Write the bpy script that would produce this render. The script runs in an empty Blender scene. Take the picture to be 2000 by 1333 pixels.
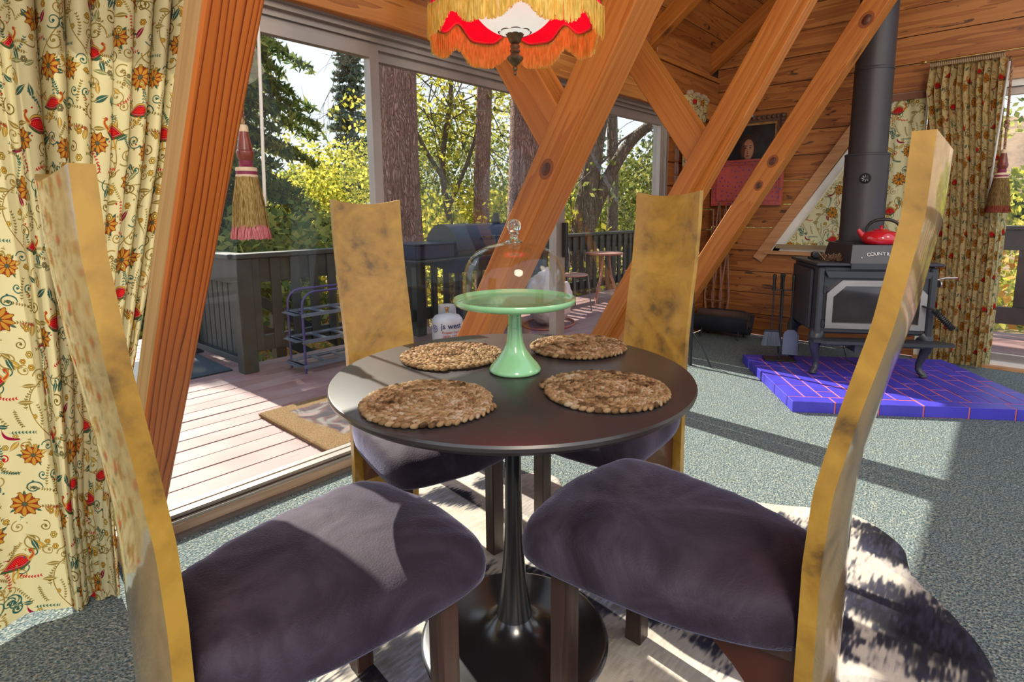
import bpy, bmesh, math, random
import numpy as np
from mathutils import Vector, Matrix
random.seed(7)
SC = bpy.context.scene
COL = SC.collection
R = math.radians

# ---------------------------------------------------------------- camera
def make_camera():
    yaw, pitch, roll = -0.7317, 0.1437, 0.0079
    fw = Vector((math.sin(yaw)*math.cos(pitch), math.cos(yaw)*math.cos(pitch), -math.sin(pitch)))
    r = Vector((math.cos(yaw), -math.sin(yaw), 0))
    d = fw.cross(r)
    r2 = r*math.cos(roll) + d*math.sin(roll)
    d2 = -r*math.sin(roll) + d*math.cos(roll)
    cd = bpy.data.cameras.new('camera')
    cd.sensor_fit = 'HORIZONTAL'; cd.sensor_width = 36.0
    cd.lens = 1076.83/2000*36.0
    cd.shift_x = -0.0007; cd.shift_y = -0.04895
    cd.clip_start = 0.02; cd.clip_end = 2000
    o = bpy.data.objects.new('camera', cd); COL.objects.link(o)
    m = Matrix((( r2.x, -d2.x, -fw.x, 0), (r2.y, -d2.y, -fw.y, 0), (r2.z, -d2.z, -fw.z, 1.1352), (0,0,0,1)))
    o.matrix_world = m
    SC.camera = o
make_camera()

# ---------------------------------------------------------------- sky, sun, exposure
def make_world():
    w = bpy.data.worlds.new('world'); SC.world = w; w.use_nodes = True
    nt = w.node_tree; nt.nodes.clear()
    out = nt.nodes.new('ShaderNodeOutputWorld'); bg = nt.nodes.new('ShaderNodeBackground')
    tc = nt.nodes.new('ShaderNodeTexCoord'); sx = nt.nodes.new('ShaderNodeSeparateXYZ')
    cr = nt.nodes.new('ShaderNodeValToRGB')
    nt.links.new(tc.outputs['Generated'], sx.inputs[0]); nt.links.new(sx.outputs['Z'], cr.inputs[0])
    e = cr.color_ramp.elements
    e[0].position = 0.0; e[0].color = (0.86, 0.90, 0.95, 1)
    e[1].position = 0.9; e[1].color = (0.55, 0.72, 1.0, 1)
    m = e.new(0.30); m.color = (0.86, 0.93, 1.0, 1)
    nt.links.new(cr.outputs[0], bg.inputs[0]); bg.inputs[1].default_value = SKY_STRENGTH
    nt.links.new(bg.outputs[0], out.inputs[0])
SKY_STRENGTH = 0.84
make_world()
def make_sun():
    l = bpy.data.lights.new('sun', 'SUN'); l.energy = 7.4; l.angle = R(0.6); l.color = (1.0, 0.92, 0.78)
    o = bpy.data.objects.new('sun', l); COL.objects.link(o)
    o.rotation_euler = Vector((1.0, -0.10, -0.87)).to_track_quat('-Z', 'Y').to_euler()
    o.location = (-12, 3, 12)
make_sun()
def fill_light(loc, aim, size, power, col):
    l = bpy.data.lights.new('fill_light', 'AREA'); l.shape = 'DISK'; l.size = size; l.energy = power; l.color = col
    o = bpy.data.objects.new('fill_light', l); COL.objects.link(o); o.location = loc
    o.rotation_euler = (Vector(aim)-Vector(loc)).to_track_quat('-Z', 'Y').to_euler()
fill_light((1.6, -.9, 2.9), (-.8, 2.0, .6), 1.2, 62, (1.0, .82, .62))  # warm fill added behind the camera to brighten the room, not a real fixture
fill_light((1.9, 2.6, 2.9), (-1.2, 3.6, .9), 1.0, 14, (1.0, .80, .58))  # second, weaker fill added, aimed across at the stove corner
SC.view_settings.view_transform = 'Standard'; SC.view_settings.look = 'None'
SC.view_settings.gamma = 1.0; SC.view_settings.use_curve_mapping = False
SC.view_settings.exposure = 0.55
SC.cycles.max_bounces = 10; SC.cycles.transparent_max_bounces = 24
SC.cycles.diffuse_bounces = 5; SC.cycles.sample_clamp_indirect = 6.0
SC.cycles.caustics_reflective = False; SC.cycles.caustics_refractive = False

# ---------------------------------------------------------------- mesh helpers
class M:
    def __init__(s): s.v = []; s.f = []; s.uv = None
    def add(s, v, f):
        b = len(s.v); s.v.extend([tuple(p) for p in v]); s.f.extend([tuple(i+b for i in q) for q in f]); return s
    def box(s, x0, x1, y0, y1, z0, z1, mt=None, c=0.0):
        if c:
            return s.cbox(x0, x1, y0, y1, z0, z1, c, mt)
        v = [(x, y, z) for z in (z0, z1) for y in (y0, y1) for x in (x0, x1)]
        if mt is not None: v = [tuple(mt @ Vector(p)) for p in v]
        return s.add(v, [(0,2,3,1),(4,5,7,6),(0,1,5,4),(2,6,7,3),(0,4,6,2),(1,3,7,5)])
    def cbox(s, x0, x1, y0, y1, z0, z1, c, mt=None):
        bm = bmesh.new(); bmesh.ops.create_cube(bm, size=1)
        for v in bm.verts: v.co = Vector(((x0+x1)/2+v.co.x*(x1-x0), (y0+y1)/2+v.co.y*(y1-y0), (z0+z1)/2+v.co.z*(z1-z0)))
        bmesh.ops.bevel(bm, geom=bm.edges[:], offset=c, segments=1, affect='EDGES')
        return s.addbm(bm, mt)
    def addbm(s, bm, mt=None):
        bm.verts.ensure_lookup_table(); bm.verts.index_update()
        v = [tuple((mt @ p.co) if mt is not None else p.co) for p in bm.verts]
        f = [tuple(q.index for q in p.verts) for p in bm.faces]
        bm.free(); return s.add(v, f)
    def lathe(s, prof, n=32, c=(0,0,0), mt=None, fn=None):
        v = []; f = []
        for i, (r, z) in enumerate(prof):
            for k in range(n):
                a = 2*math.pi*k/n
                rr = fn(r, z, a) if fn else r
                p = Vector((c[0]+rr*math.cos(a), c[1]+rr*math.sin(a), c[2]+z))
                v.append(tuple(mt @ p) if mt is not None else tuple(p))
        for i in range(len(prof)-1):
            for k in range(n):
                k2 = (k+1) % n
                f.append((i*n+k, i*n+k2, (i+1)*n+k2, (i+1)*n+k))
        if prof[0][0] > 1e-6: f.append(tuple(reversed(range(n))))
        if prof[-1][0] > 1e-6: f.append(tuple((len(prof)-1)*n+k for k in range(n)))
        return s.add(v, f)
    def tube(s, pts, r, n=8, closed=False, cap=True):
        P = [Vector(p) for p in pts]; m = len(P); v = []; f = []
        prev = None
        for i, p in enumerate(P):
            if closed: t = P[(i+1) % m]-P[i-1]
            else: t = P[min(i+1, m-1)]-P[max(i-1, 0)]
            t.normalize()
            if prev is None:
                a = Vector((0,0,1)) if abs(t.z) < .9 else Vector((1,0,0))
                u = t.cross(a).normalized()
            else:
                u = (prev - t*prev.dot(t)).normalized()
            prev = u; w = t.cross(u)
            rr = r[i] if hasattr(r, '__len__') else r
            for k in range(n):
                a = 2*math.pi*k/n; v.append(tuple(p+(u*math.cos(a)+w*math.sin(a))*rr))
        rng = m if closed else m-1
        for i in range(rng):
            j = (i+1) % m
            for k in range(n):
                k2 = (k+1) % n; f.append((i*n+k, i*n+k2, j*n+k2, j*n+k))
        if cap and not closed:
            f.append(tuple(reversed(range(n)))); f.append(tuple((m-1)*n+k for k in range(n)))
        return s.add(v, f)
    def prism(s, poly, a0, a1, axis='y', mt=None):
        n = len(poly)
        def P(p, a):
            q = {'y': (p[0], a, p[1]), 'x': (a, p[0], p[1]), 'z': (p[0], p[1], a)}[axis]
            return tuple(mt @ Vector(q)) if mt is not None else q
        v = [P(p, a0) for p in poly]+[P(p, a1) for p in poly]
        f = [tuple(range(n)), tuple(reversed(range(n, 2*n)))]+[(i, i+n, (i+1) % n+n, (i+1) % n) for i in range(n)]
        return s.add(v, f)
    def sphere(s, c, r, n=16, m=10, sc=(1,1,1), mt=None):
        v = []; f = []
        for i in range(m+1):
            t = math.pi*i/m
            for k in range(n):
                a = 2*math.pi*k/n
                p = Vector((c[0]+r*sc[0]*math.sin(t)*math.cos(a), c[1]+r*sc[1]*math.sin(t)*math.sin(a), c[2]-r*sc[2]*math.cos(t)))
                v.append(tuple(mt @ p) if mt is not None else tuple(p))
        for i in range(m):
            for k in range(n): f.append((i*n+k, i*n+(k+1) % n, (i+1)*n+(k+1) % n, (i+1)*n+k))
        return s.add(v, f)
    def mesh(s, name, smooth=None, fix=True):
        me = bpy.data.meshes.new(name)
        me.from_pydata(s.v, [], s.f)
        if s.uv is not None:
            uvl = me.uv_layers.new(name='UVMap')
            li = np.zeros(len(me.loops), dtype=np.int32); me.loops.foreach_get('vertex_index', li)
            uvl.data.foreach_set('uv', np.array(s.uv, dtype=np.float32)[li].ravel())
        if fix:
            bm = bmesh.new(); bm.from_mesh(me)
            bmesh.ops.remove_doubles(bm, verts=bm.verts[:], dist=1e-6) if s.uv is None else None
            bmesh.ops.recalc_face_normals(bm, faces=bm.faces[:])
            bm.to_mesh(me); bm.free()
        if smooth is not None:
            me.polygons.foreach_set('use_smooth', [True]*len(me.polygons))
            try: me.set_sharp_from_angle(angle=R(smooth))
            except Exception: pass
        me.update()
        return me
    def build(s, name, mat=None, parent=None, smooth=None, fix=True, **k):
        me = s.mesh(name, smooth, fix)
        if mat is not None: me.materials.append(mat)
        return link(name, me, parent, **k)
def link(name, me, parent=None, label=None, cat=None, group=None, kind=None, loc=None, rz=None):
    o = bpy.data.objects.new(name, me); COL.objects.link(o)
    if parent is not None: o.parent = parent
    if loc is not None: o.location = loc
    if rz is not None: o.rotation_euler = (0, 0, rz)
    tag(o, label, cat, group, kind); return o
def tag(o, label=None, cat=None, group=None, kind=None):
    if label: o['label'] = label
    if cat: o['category'] = cat
    if group: o['group'] = group
    if kind: o['kind'] = kind
    return o
def thing(name, label=None, cat=None, loc=(0,0,0), rz=0.0, group=None, kind=None):
    return link(name, None, None, label, cat, group, kind, loc, rz)
def kids(o): return [c for c in bpy.data.objects if c.parent == o]
def copy_tree(o, parent=None, cache=None):
    if cache is None:
        cache = {}
        for c in bpy.data.objects:
            if c.parent: cache.setdefault(c.parent.name, []).append(c)
    c = o.copy(); COL.objects.link(c); c.parent = parent
    for ch in cache.get(o.name, []): copy_tree(ch, c, cache)
    return c
def frame(p0, p1, up=(0,0,1)):
    """matrix with local x along p0->p1, local z near up"""
    p0 = Vector(p0); x = (Vector(p1)-p0).normalized(); z = Vector(up); z = (z-x*z.dot(x)).normalized(); y = z.cross(x)
    return Matrix(((x.x,y.x,z.x,p0.x),(x.y,y.y,z.y,p0.y),(x.z,y.z,z.z,p0.z),(0,0,0,1)))
def place(o, mt): o.matrix_world = mt; return o
def rect_frame(m, x0, x1, z0, z1, w, y0, y1, c=0):
    m.box(x0, x1, y0, y1, z0, z0+w); m.box(x0, x1, y0, y1, z1-w, z1)
    m.box(x0, x0+w, y0, y1, z0+w, z1-w); m.box(x1-w, x1, y0, y1, z0+w, z1-w)
def text_geo(body, size, extrude=.001, align='CENTER', bold=0.0):
    cu = bpy.data.curves.new('lettering', 'FONT'); cu.body = body; cu.size = size; cu.extrude = extrude
    cu.align_x = align; cu.align_y = 'CENTER'; cu.offset = bold
    o = bpy.data.objects.new('lettering', cu); COL.objects.link(o)
    dg = bpy.context.evaluated_depsgraph_get(); dg.update()
    me = o.evaluated_get(dg).to_mesh()
    v = [tuple(p.co) for p in me.vertices]; f = [tuple(p.vertices) for p in me.polygons]
    o.evaluated_get(dg).to_mesh_clear(); bpy.data.objects.remove(o); bpy.data.curves.remove(cu)
    return v, f

# ---------------------------------------------------------------- material helpers
class N:
    def __init__(s, name):
        s.m = bpy.data.materials.new(name); s.m.use_nodes = True; s.t = s.m.node_tree; s.t.nodes.clear()
        s.out = s.t.nodes.new('ShaderNodeOutputMaterial')
    def n(s, typ, ins=None, **at):
        nd = s.t.nodes.new('ShaderNode'+typ)
        for k, v in at.items(): setattr(nd, k, v)
        for k, v in (ins or {}).items(): s.set(nd.inputs[k], v)
        return nd
    def set(s, sock, v):
        if isinstance(v, bpy.types.NodeSocket): s.t.links.new(v, sock)
        elif isinstance(v, bpy.types.Node): s.t.links.new(v.outputs[0], sock)
        elif isinstance(v, (tuple, list)) and len(v) == 3 and sock.type == 'RGBA': sock.default_value = (*v, 1)
        else: sock.default_value = v
    def math(s, op, a, b=0.0, c=0.0, clamp=False):
        nd = s.t.nodes.new('ShaderNodeMath'); nd.operation = op; nd.use_clamp = clamp
        s.set(nd.inputs[0], a); s.set(nd.inputs[1], b); s.set(nd.inputs[2], c); return nd.outputs[0]
    def ramp(s, fac, stops, interp='LINEAR'):
        nd = s.t.nodes.new('ShaderNodeValToRGB'); nd.color_ramp.interpolation = interp; e = nd.color_ramp.elements
        while len(e) > 1: e.remove(e[-1])
        for i, (p, c) in enumerate(stops):
            if i == 0: e[0].position = p; el = e[0]
            else: el = e.new(p)
            el.color = (*c, 1) if len(c) == 3 else c
        s.set(nd.inputs[0], fac); return nd.outputs[0]
    def mix(s, fac, a, b, blend='MIX'):
        nd = s.t.nodes.new('ShaderNodeMix'); nd.data_type = 'RGBA'; nd.blend_type = blend
        s.set(nd.inputs[0], fac); s.set(nd.inputs[6], a); s.set(nd.inputs[7], b); return nd.outputs[2]
    def coord(s, scale=(1,1,1), rnd=True, kind='Object', rot=(0,0,0)):
        tc = s.n('TexCoord'); v = tc.outputs[kind]
        if rnd:
            oi = s.n('ObjectInfo'); mu = s.math('MULTIPLY', oi.outputs['Random'], 37.0)
            cx = s.n('CombineXYZ', {0: mu, 1: mu, 2: mu}); ad = s.n('VectorMath', {0: v, 1: cx.outputs[0]}, operation='ADD'); v = ad.outputs[0]
        mp = s.n('Mapping', {0: v}); mp.inputs['Scale'].default_value = scale; mp.inputs['Rotation'].default_value = rot
        return mp.outputs[0]
    def noise(s, vec, scale=5, detail=3, rough=.5, dist=0.0):
        return s.n('TexNoise', {'Vector': vec, 'Scale': scale, 'Detail': detail, 'Roughness': rough, 'Distortion': dist}).outputs[0]
    def bump(s, h, strength=.3, dist=.01):
        return s.n('Bump', {'Height': h, 'Strength': strength, 'Distance': dist}).outputs[0]
    def bsdf(s, **k):
        b = s.t.nodes.new('ShaderNodeBsdfPrincipled')
        for kk, v in k.items(): s.set(b.inputs[kk.replace('_', ' ')], v)
        return b
    def done(s, sh):
        s.t.links.new(sh.outputs[0] if isinstance(sh, bpy.types.Node) else sh, s.out.inputs[0]); return s.m
def plain(name, col, rough=.5, metal=0.0, spec=None, var=.12, scale=6, bump=0.0, coat=0.0):
    n = N(name); v = n.coord(); h = n.noise(v, scale, 4)
    c = n.ramp(h, [(.3, tuple(x*(1-var) for x in col)), (.7, tuple(min(1, x*(1+var)) for x in col))])
    k = dict(Base_Color=c, Roughness=rough, Metallic=metal, Coat_Weight=coat)
    if spec is not None: k['Specular_IOR_Level'] = spec
    if bump: k['Normal'] = n.bump(n.noise(v, scale*12, 3), bump, .004)
    return n.done(n.bsdf(**k))
def wood(name, dark, mid, light, axis='X', ring=26, rough=.45, knots=True, beetle=0.0, coat=0.15, stretch=.06, bumps=.25, con=.42, pw=1.6):
    n = N(name)
    st = {'X': (stretch,1,1), 'Y': (1,stretch,1), 'Z': (1,1,stretch)}[axis]
    v = n.coord(st)
    big = n.noise(v, 1.3, 2); dn = n.noise(v, 2.6, 3, .55)
    # knots
    kv = n.coord({'X': (.55,1,1), 'Y': (1,.55,1), 'Z': (1,1,.55)}[axis])
    vor = n.n('TexVoronoi', {'Vector': kv, 'Scale': 2.1, 'Randomness': 1.0}); kd = vor.outputs['Distance']
    bend = n.math('MULTIPLY', n.math('SUBTRACT', .28, kd, clamp=True), 2.4) if knots else 0.0
    ph = n.math('ADD', n.math('MULTIPLY', dn, 9.0), bend); ph = n.math('ADD', ph, n.math('MULTIPLY', n.noise(v, 17, 2), 3.4))
    sx = n.n('SeparateXYZ', {0: v}); a, b = {'X': (1,2), 'Y': (0,2), 'Z': (0,1)}[axis]
    lin = n.math('ADD', n.math('MULTIPLY', sx.outputs[a], ring), n.math('MULTIPLY', sx.outputs[b], ring*.8))
    w = n.math('FRACT', n.math('ADD', lin, ph))
    fine = n.noise(n.coord({'X': (2,90,90), 'Y': (90,2,90), 'Z': (90,90,2)}[axis]), 1.0, 2)
    t = n.math('ADD', n.math('MULTIPLY', n.math('POWER', w, pw), con), n.math('MULTIPLY', fine, .40)); t = n.math('ADD', t, .12); t = n.math('ADD', t, n.math('MULTIPLY', n.math('SUBTRACT', big, .5), .7))
    oi = n.n('ObjectInfo'); t = n.math('ADD', t, n.math('MULTIPLY', n.math('SUBTRACT', oi.outputs['Random'], .5), .22))
    c = n.ramp(t, [(.12, light), (.5, mid), (.92, dark)])
    if knots:
        c = n.mix(n.ramp(kd, [(.03, (1,1,1)), (.075, (.35,.35,.35)), (.10, (0,0,0))]), c, tuple(x*.28 for x in dark))
    if beetle:
        bv = n.coord({'X': (7,34,34), 'Y': (34,7,34), 'Z': (34,34,7)}[axis])
        bb = n.noise(bv, 1.0, 2, .5, .6); reg = n.noise(n.coord(), 2.2, 2)
        msk = n.math('MULTIPLY', n.ramp(bb, [(.64, (0,0,0)), (.68, (1,1,1))]), n.ramp(reg, [(.60-beetle*.2, (0,0,0)), (.68-beetle*.2, (1,1,1))]))
        c = n.mix(n.math('MULTIPLY', msk, .85), c, (.035,.012,.006))
    bp = n.bump(n.math('ADD', n.math('MULTIPLY', w, .4), fine), bumps, .002)
    return n.done(n.bsdf(Base_Color=c, Roughness=n.math('ADD', rough, n.math('MULTIPLY', fine, .15)), Coat_Weight=coat, Coat_Roughness=.3, Normal=bp))
# ---------------------------------------------------------------- printed cloth and hide patterns, drawn here with numpy
class Pix:
    def __init__(s, W, H, px, base):
        s.W, s.H, s.px = W, H, px; s.w, s.h = int(W*px), int(H*px)
        s.a = np.ones((s.h, s.w, 3), np.float32)*np.array(base, np.float32)
    def win(s, cx, cy, r):
        i0, i1 = int((cx-r)*s.px)-1, int((cx+r)*s.px)+2; j0, j1 = int((cy-r)*s.px)-1, int((cy+r)*s.px)+2
        I = np.arange(i0, i1); J = np.arange(j0, j1)
        X, Y = np.meshgrid((I+.5)/s.px-cx, (J+.5)/s.px-cy)
        return (np.ix_(J % s.h, I % s.w), X, Y)
    def put(s, ix, mask, col):
        m = np.clip(mask, 0, 1)[..., None]; s.a[ix] = s.a[ix]*(1-m)+np.array(col, np.float32)*m
    def disc(s, cx, cy, r, col):
        ix, X, Y = s.win(cx, cy, r+.2); s.put(ix, (r-np.hypot(X, Y))*s.px+.5, col)
    def curve(s, P, w, col):
        P = np.array(P); n = len(P)
        for i, p in enumerate(P):
            ww = w(i/(n-1)) if callable(w) else w
            s.disc(p[0], p[1], ww, col)
    def leaf(s, cx, cy, ang, L, Wd, col, edge=None, mid=None):
        ix, X, Y = s.win(cx+math.cos(ang)*L/2, cy+math.sin(ang)*L/2, L*.6)
        X = X+math.cos(ang)*L/2; Y = Y+math.sin(ang)*L/2
        u = (X*math.cos(ang)+Y*math.sin(ang))/L; v = -X*math.sin(ang)+Y*math.cos(ang)
        half = Wd*np.sin(np.pi*np.clip(u, 0, 1)**.8)
        d = (half-np.abs(v))*s.px
        if edge is not None: s.put(ix, d+.5, edge); s.put(ix, d-.9, col)
        else: s.put(ix, d+.5, col)
        if mid is not None: s.put(ix, np.minimum(d-.8, (.10-np.abs(v))*s.px+.3), mid)
    def flower(s, cx, cy, r, rot=0, outer=(.60,.24,.15), inner=(.76,.56,.24), cen=(.42,.47,.42)):
        ix, X, Y = s.win(cx, cy, r*1.2); p = np.hypot(X, Y*.92)/r; t = np.arctan2(Y, X)+rot
        pet = np.abs(np.cos(t*4.5)); wig = .05*np.abs(np.cos(t*22))
        s.put(ix, (.90+.08*pet+wig-p)*s.px*r, (.35,.22,.12)); s.put(ix, (.85+.08*pet+wig-p)*s.px*r, outer)
        q = pet*1.0-.22-np.abs(p-.52)*1.15
        s.put(ix, q*s.px*r*.5, (.45,.26,.10)); s.put(ix, (q-.10)*s.px*r*.6, inner)
        s.put(ix, (.24-p)*s.px*r, (.30,.28,.2)); s.put(ix, np.clip((.2-p)*s.px*r, 0, 1)*np.clip(.4+.8*np.cos(t*8), 0, 1), cen)
    def button(s, cx, cy, r, col=(.78,.62,.26)):
        ix, X, Y = s.win(cx, cy, r*1.3); p = np.hypot(X, Y)/r; t = np.arctan2(Y, X)
        e = 1+.09*np.cos(t*6)
        s.put(ix, (e-p)*s.px*r, (.40,.30,.14)); s.put(ix, (e*.84-p)*s.px*r, col)
        s.put(ix, (.12-np.abs(p-.42))*s.px*r, (.45,.33,.15)); s.put(ix, (.2-p)*s.px*r, (.93,.88,.68))
    def spiral(s, cx, cy, r, a0, turns, sgn, w, col, tail=0):
        th = np.linspace(0, turns*2*np.pi, int(60*turns*max(1, r/2)))
        rr = r*(1-th/(turns*2*np.pi))**.9+.12
        P = np.stack([cx+rr*np.cos(a0+sgn*th), cy+rr*np.sin(a0+sgn*th)], 1)
        s.curve(P, lambda t: w*(1-.4*t), col); s.disc(P[-1][0], P[-1][1], w*2.2, col)
    def sprig(s, x, y, a, L, col, n=7, bend=.6, ls=.75):
        P = []
        for i in range(40):
            t = i/39; aa = a+bend*t; x += math.cos(aa)*L/40; y += math.sin(aa)*L/40; P.append((x, y, aa))
        s.curve([p[:2] for p in P], .07, col)
        for k in range(n):
            q = P[int((k+1)*39/n)]
            for sg in (-1, 1): s.leaf(q[0], q[1], q[2]+sg*.85, ls, ls*.24, col)
    def bird(s, cx, cy, sc=1.0, fl=1):
        ix, X, Y = s.win(cx, cy, 8*sc); X = X*fl/sc; Y = Y/sc
        half = 3.3*np.sin(np.pi*np.clip((X+5.2)/10.4, 0, 1)**.75)
        d = half-np.abs(Y+.25*X*(X > 0))
        for lim, col in ((0, (.42,.33,.16)), (.16, (.80,.66,.33)), (.75, (.52,.42,.22)), (.9, (.66,.13,.25)), (1.25, (.86,.66,.5)), (1.4, (.60,.12,.24)), (1.75, (.78,.10,.13))):
            s.put(ix, (d-lim)*s.px, col)
        wav = np.sin(X*5+np.sin(Y*4))*np.sin(Y*5); s.put(ix, np.minimum((d-1.9)*s.px, (np.abs(wav)-.75)*9), (.93,.45,.35))
        s.put(ix, np.minimum(np.minimum(d-.05, .85-d), -(Y+.7))*s.px, (.23,.36,.22))
        for k in (-.7, .9):
            P = [(cx+fl*sc*(k+t*.7), cy-sc*(2.5+t*3.2)) for t in np.linspace(0, 1, 30)]
            s.curve(P, .28*sc, (.78,.60,.22)); s.disc(P[0][0], P[0][1], .42*sc, (.62,.2,.2))
            for e in (-.6, 0, .6): s.leaf(P[-1][0], P[-1][1], -math.pi/2+e, 1.1*sc, .2*sc, (.78,.60,.22))
        P = [(cx-fl*sc*(4.6+1.3*math.sin(t*2.6)), cy+sc*(.5+t*3.4)) for t in np.linspace(0, 1, 40)]
        s.curve(P, lambda t: .75*sc*(1-.55*t), (.80,.66,.33)); s.curve(P, lambda t: .35*sc*(1-.5*t), (.72,.3,.2))
        s.disc(P[-1][0], P[-1][1], .62*sc, (.72,.25,.18)); s.leaf(P[-1][0], P[-1][1], math.pi if fl > 0 else 0, 1.4*sc, .2*sc, (.7,.5,.2))
    def image(s, name):
        im = bpy.data.images.new(name, s.w, s.h)
        a = np.ones((s.h, s.w, 4), np.float32); a[..., :3] = np.clip(s.a, 0, 1)
        im.pixels.foreach_set(a.ravel()); im.update(); im.pack(); return im

def fabric():
    P = Pix(60, 66, 14, (.86,.83,.68))
    ol = (.47,.40,.20); ol2 = (.60,.52,.28); teal = (.22,.38,.36); red = (.72,.12,.14); mag = (.58,.10,.28); gold = (.76,.62,.30)
    rs = random.Random(5)
    # stems that wander through the print
    for x0, y0, a, L, b in ((5,4,1.3,40,.9),(34,2,1.9,44,-1.1),(20,36,.4,34,1.3),(50,30,2.2,36,1.0),(8,50,-.4,30,-1.2),(44,56,.9,26,1.5)):
        x, y = x0, y0; pts = []
        for i in range(260):
            t = i/259; aa = a+b*math.sin(t*5.2); x += math.cos(aa)*L/260; y += math.sin(aa)*L/260; pts.append((x, y))
        P.curve(pts, .17, ol); P.curve(pts, .06, gold)
    for x, y, r, a, tr, sg, c in ((12,20,3.4,0,1.4,1,ol2),(17,26,2.3,2,1.3,-1,ol),(41,14,3.0,3,1.4,1,ol2),(46,19,2.2,1,1.2,-1,teal),(27,44,3.3,4,1.5,1,ol2),(33,50,2.4,0,1.3,-1,ol),
        (54,40,3.0,5,1.4,-1,ol2),(6,58,2.8,2,1.4,1,ol),(24,8,2.6,1,1.3,1,ol2),(56,60,2.4,0,1.3,1,teal),(38,32,2.2,2,1.2,1,ol),(3,34,2.5,3,1.4,-1,ol2),(49,5,2.0,4,1.2,-1,red)):
        P.spiral(x, y, r, a, tr, sg, .24, c)
    for x, y, a, L, b, c in ((15,23,2.2,8,.8,ol),(28,12,.8,9,-.8,red),(45,24,1.2,8,.9,red),(9,40,.9,9,.7,ol),(31,57,2.4,8,-.9,ol),(51,48,1.0,9,.9,teal),(37,40,-.6,8,1.2,ol),(22,62,.2,8,1.0,red),(1,16,1.2,8,.8,ol),(57,22,1.8,8,-1.0,ol),(41,62,1.4,6,.9,teal),(13,9,.2,7,1.1,teal)):
        P.sprig(x, y, a, L, c, 8, b)
    for x, y, a, L, c in ((18,29,1.0,6.0,teal),(44,9,-.6,5.5,gold),(30,47,.4,6.2,teal),(57,37,2.4,5.6,gold),(7,26,2.0,5.0,mag),(35,20,.9,5.2,mag),(50,53,.2,5.0,gold),(24,32,2.6,5.0,gold),(12,62,.6,5.6,teal),(2,48,1.3,5,gold),(28,25,-.9,4.4,gold)):
        P.leaf(x, y, a, L, L*.19, c, (.38,.32,.16), (.90,.86,.70))
    for x, y, a, sg in ((20,18,.6,1),(47,30,2.0,-1),(33,4,.3,1),(5,44,.8,-1),(54,12,2.4,1)):
        P.curve([(x+math.cos(a)*t*6-math.sin(a)*sg*1.8*math.sin(t*3), y+math.sin(a)*t*6+math.cos(a)*sg*1.8*math.sin(t*3)) for t in np.linspace(0, 1, 70)], lambda t: .42*math.sin(math.pi*min(1, t+.12))**.7+.08, mag)
    for i in range(46):
        P.spiral(rs.uniform(0, 60), rs.uniform(0, 66), rs.uniform(1.5, 2.9), rs.uniform(0, 6), rs.uniform(1.1, 1.5), rs.choice([-1, 1]), .2, rs.choice([ol, ol2, ol2, teal]))
    for i in range(58):
        P.sprig(rs.uniform(0, 60), rs.uniform(0, 66), rs.uniform(0, 6.3), rs.uniform(5, 9), rs.choice([ol, ol2, ol, teal, red]), 8, rs.uniform(-1.2, 1.2))
    for i in range(44):
        P.leaf(rs.uniform(0, 60), rs.uniform(0, 66), rs.uniform(0, 6.3), rs.uniform(3, 5), .8, rs.choice([teal, gold, ol2, (.55,.58,.42)]), (.38,.32,.16), (.90,.86,.70))
    P.bird(21, 53, .98, 1); P.bird(38, 60, .8, -1); P.bird(48, 20+13, .92, -1); P.bird(10, 13, .85, -1)
    for x, y, r, ro in ((30,35,3.9,0),(53,54,3.7,.3),(9,32,3.6,.2),(38,6,3.8,.5),(43,45,3.2,.1),(22,19+1,3.3,.6),(57,6,3.0,.2),(13,48,3.2,.1),(31,22,3.0,.4)):
        P.flower(x, y, r, ro)
        for k in range(3):
            aa = ro*5+k*2.1; P.leaf(x+math.cos(aa)*r*.9, y+math.sin(aa)*r*.9, aa, 1.8, .4, teal, (.38,.32,.16))
    for i in range(26):
        x, y = rs.uniform(0, 60), rs.uniform(0, 66); P.button(x, y, rs.uniform(.8, 1.45), rs.choice([(.80,.66,.28), (.78,.60,.24), (.46,.50,.42), (.80,.72,.40)]))
    for i in range(46):
        x, y = rs.uniform(0, 60), rs.uniform(0, 66); P.disc(x, y, rs.uniform(.22, .45), rs.choice([teal, ol, ol2, red, (.5,.42,.2)]))
    return P.image('printed_cloth')
IM_CLOTH = fabric()

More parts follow.
